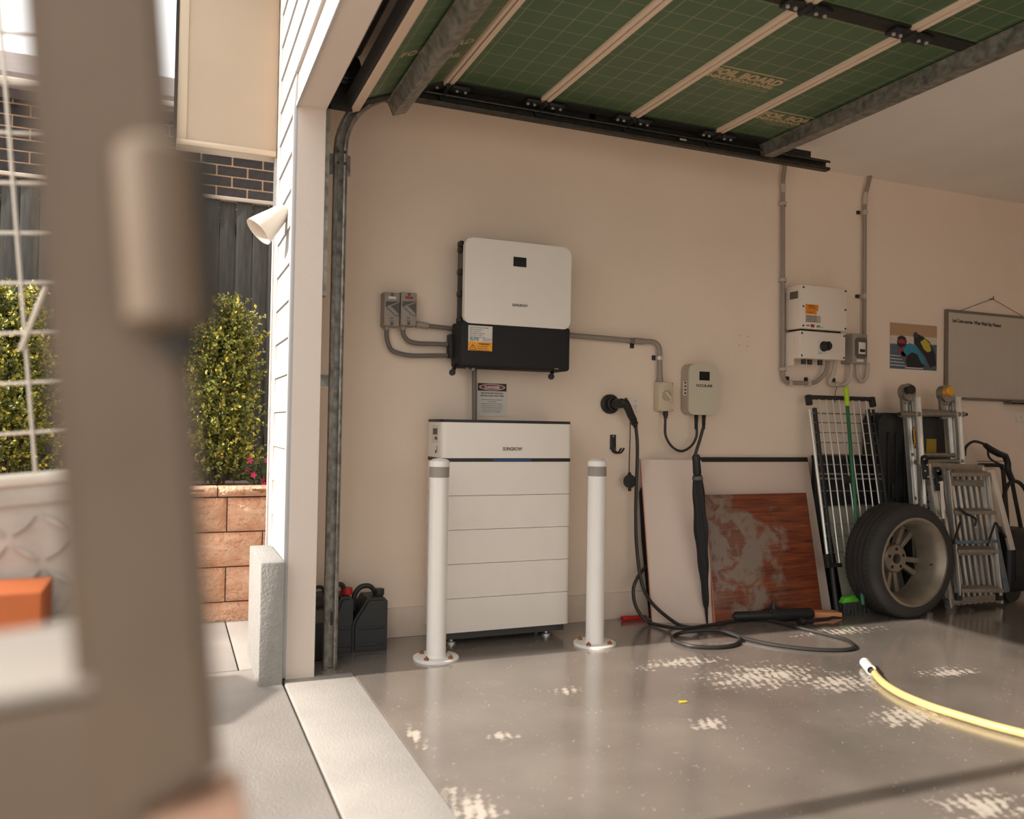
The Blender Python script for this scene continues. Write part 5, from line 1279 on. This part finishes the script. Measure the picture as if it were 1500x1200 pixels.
for k in range(72):
    a = 2*math.pi*k/72; e_ = V((math.cos(a), 0, math.sin(a))); t_ = V((-math.sin(a), 0, math.cos(a)))
    for y0, y1, sk_ in ((.022, .056, .012), (.080, .092, -.006), (.150, .166, .006), (.176, .200, -.012)):
        mb.beam(V((Wc.x, YA+y0, Wc.z))+e_*(RW+.0002), V((Wc.x, YA+y1, Wc.z))+e_*(RW+.0002)+t_*sk_, t_*.0016, e_*.0006)
part(wh, 'tread_sipe', mb, m_dark, kind='stuff')
part(wh, 'rim', MB().lathe([(R0+.002, -.002), (R0-.012, -.004), (R0-.018, .006), (R0-.030, .022), (R0-.040, .05), (R0-.050, .12), (R0-.052, .17), (R0-.03, .195), (R0+.0, wd-.01), (R0-.004, .19), (R0-.03, .12), (R0-.008, .012)], V((Wc.x, YA, Wc.z)), (0, 1, 0), 64, closed=True), m_rim)
yh = YA+.165
mb = MB()
part(wh, 'hub', MB().lathe([(.030, -.03), (.030, -.036), (.076, -.034), (.083, -.026), (.087, .02), (.030, .02)], V((Wc.x, yh, Wc.z)), (0, 1, 0), 32, closed=True), m_rim)
part(wh, 'hub_bore', MB().lathe([(.001, -.01), (.030, -.01), (.030, .0), (.001, .0)], V((Wc.x, yh, Wc.z)), (0, 1, 0), 20), m_dark)
for k in range(5):
    a = math.radians(72*k+18); e_ = V((math.cos(a), 0, math.sin(a))); t_ = V((-math.sin(a), 0, math.cos(a))); o_ = V((Wc.x, yh, Wc.z))
    part(wh, 'bolt_hole', MB().cyl(o_+e_*.056+V((0, -.0365, 0)), o_+e_*.056+V((0, -.030, 0)), .010, n=12), m_dark)
    for da in (-11, 11):
        a2_ = a+math.radians(36+da); e2_ = V((math.cos(a2_), 0, math.sin(a2_))); t2_ = V((-math.sin(a2_), 0, math.cos(a2_)))
        sp2 = [o_+e2_*.070-t2_*.013, o_+e2_*.070+t2_*.013, o_+e2_*.207+t2_*.017, o_+e2_*.207-t2_*.017]
        part(wh, 'spoke', MB().hexa([p+V((0, -.010, 0)) for p in sp2]+[p+V((0, .030, 0)) for p in sp2], .005), m_rim)
part(wh, 'valve', MB().cyl(V((Wc.x+.19, YA+.05, Wc.z-.03)), V((Wc.x+.165, YA+.04, Wc.z-.03)), .005, n=8), m_black)
# ---- pressure washer
pw = thing('pressure_washer', 'black pressure washer with gun and hose at the right edge', 'pressure washer', (PZ(1490, 870).x+.1, -.3, 0))
bx_ = PY(1466, 800, -.36).x; m_pw = mat('washer black', (17, 16, 16), .5)
part(pw, 'body', MB().box((bx_, -.42, .06), (bx_+.42, -.12, .44), .03, 3), m_pw)
part(pw, 'front_panel', MB().box((bx_+.05, -.428, .14), (bx_+.36, -.418, .34), .01), m_black)
for xx in (bx_+.06, bx_+.36): part(pw, 'wheel', MB().cyl((xx, -.40, .075), (xx, -.36, .075), .075, n=24), m_black)
G = lambda x, y, Y=-.20: PY(x, y, Y)
part(pw, 'handle_frame', MB().tube(fillet([V((bx_+.1, -.14, .42)), V((bx_+.1, -.10, .85)), V((bx_+.36, -.10, .85)), V((bx_+.36, -.14, .42))], .05), .014, 10), m_black)
part(pw, 'gun', MB().tube([G(1443, 652), G(1452, 659), G(1463, 665), G(1473, 668)], [.016, .022, .022, .018], 12).tube(smooth([G(1472, 667), G(1476, 678), G(1477, 690), G(1483, 705)]), .020, 10).tube(smooth([G(1447, 660), G(1449, 670), G(1458, 677), G(1470, 682)]), .007, 8), m_black)
part(pw, 'lance', MB().tube(smooth([G(1482, 703), G(1487, 730), G(1494, 765), G(1500, 800)]), .013, 10), m_black)
part(pw, 'hose', MB().tube(smooth([G(1413, 668), G(1415, 655), G(1426, 647), G(1440, 650), G(1446, 655)]), .009, 8).tube(smooth([G(1474, 770, -.22), G(1470, 740, -.24), G(1474, 715, -.25), G(1485, 705, -.26), G(1498, 712, -.26), G(1508, 735, -.26), G(1512, 770, -.25), G(1500, 800, -.25)]), .013, 10), m_rubber)
part(pw, 'bracket', MB().box(G(1440, 672)+V((-.02, 0, -.02)), G(1466, 680)+V((.06, .03, .02)), .006), m_black)
part(pw, 'gauge', MB().cyl((bx_+.12, -.435, .30), (bx_+.12, -.425, .30), .010, n=18), m_redink)
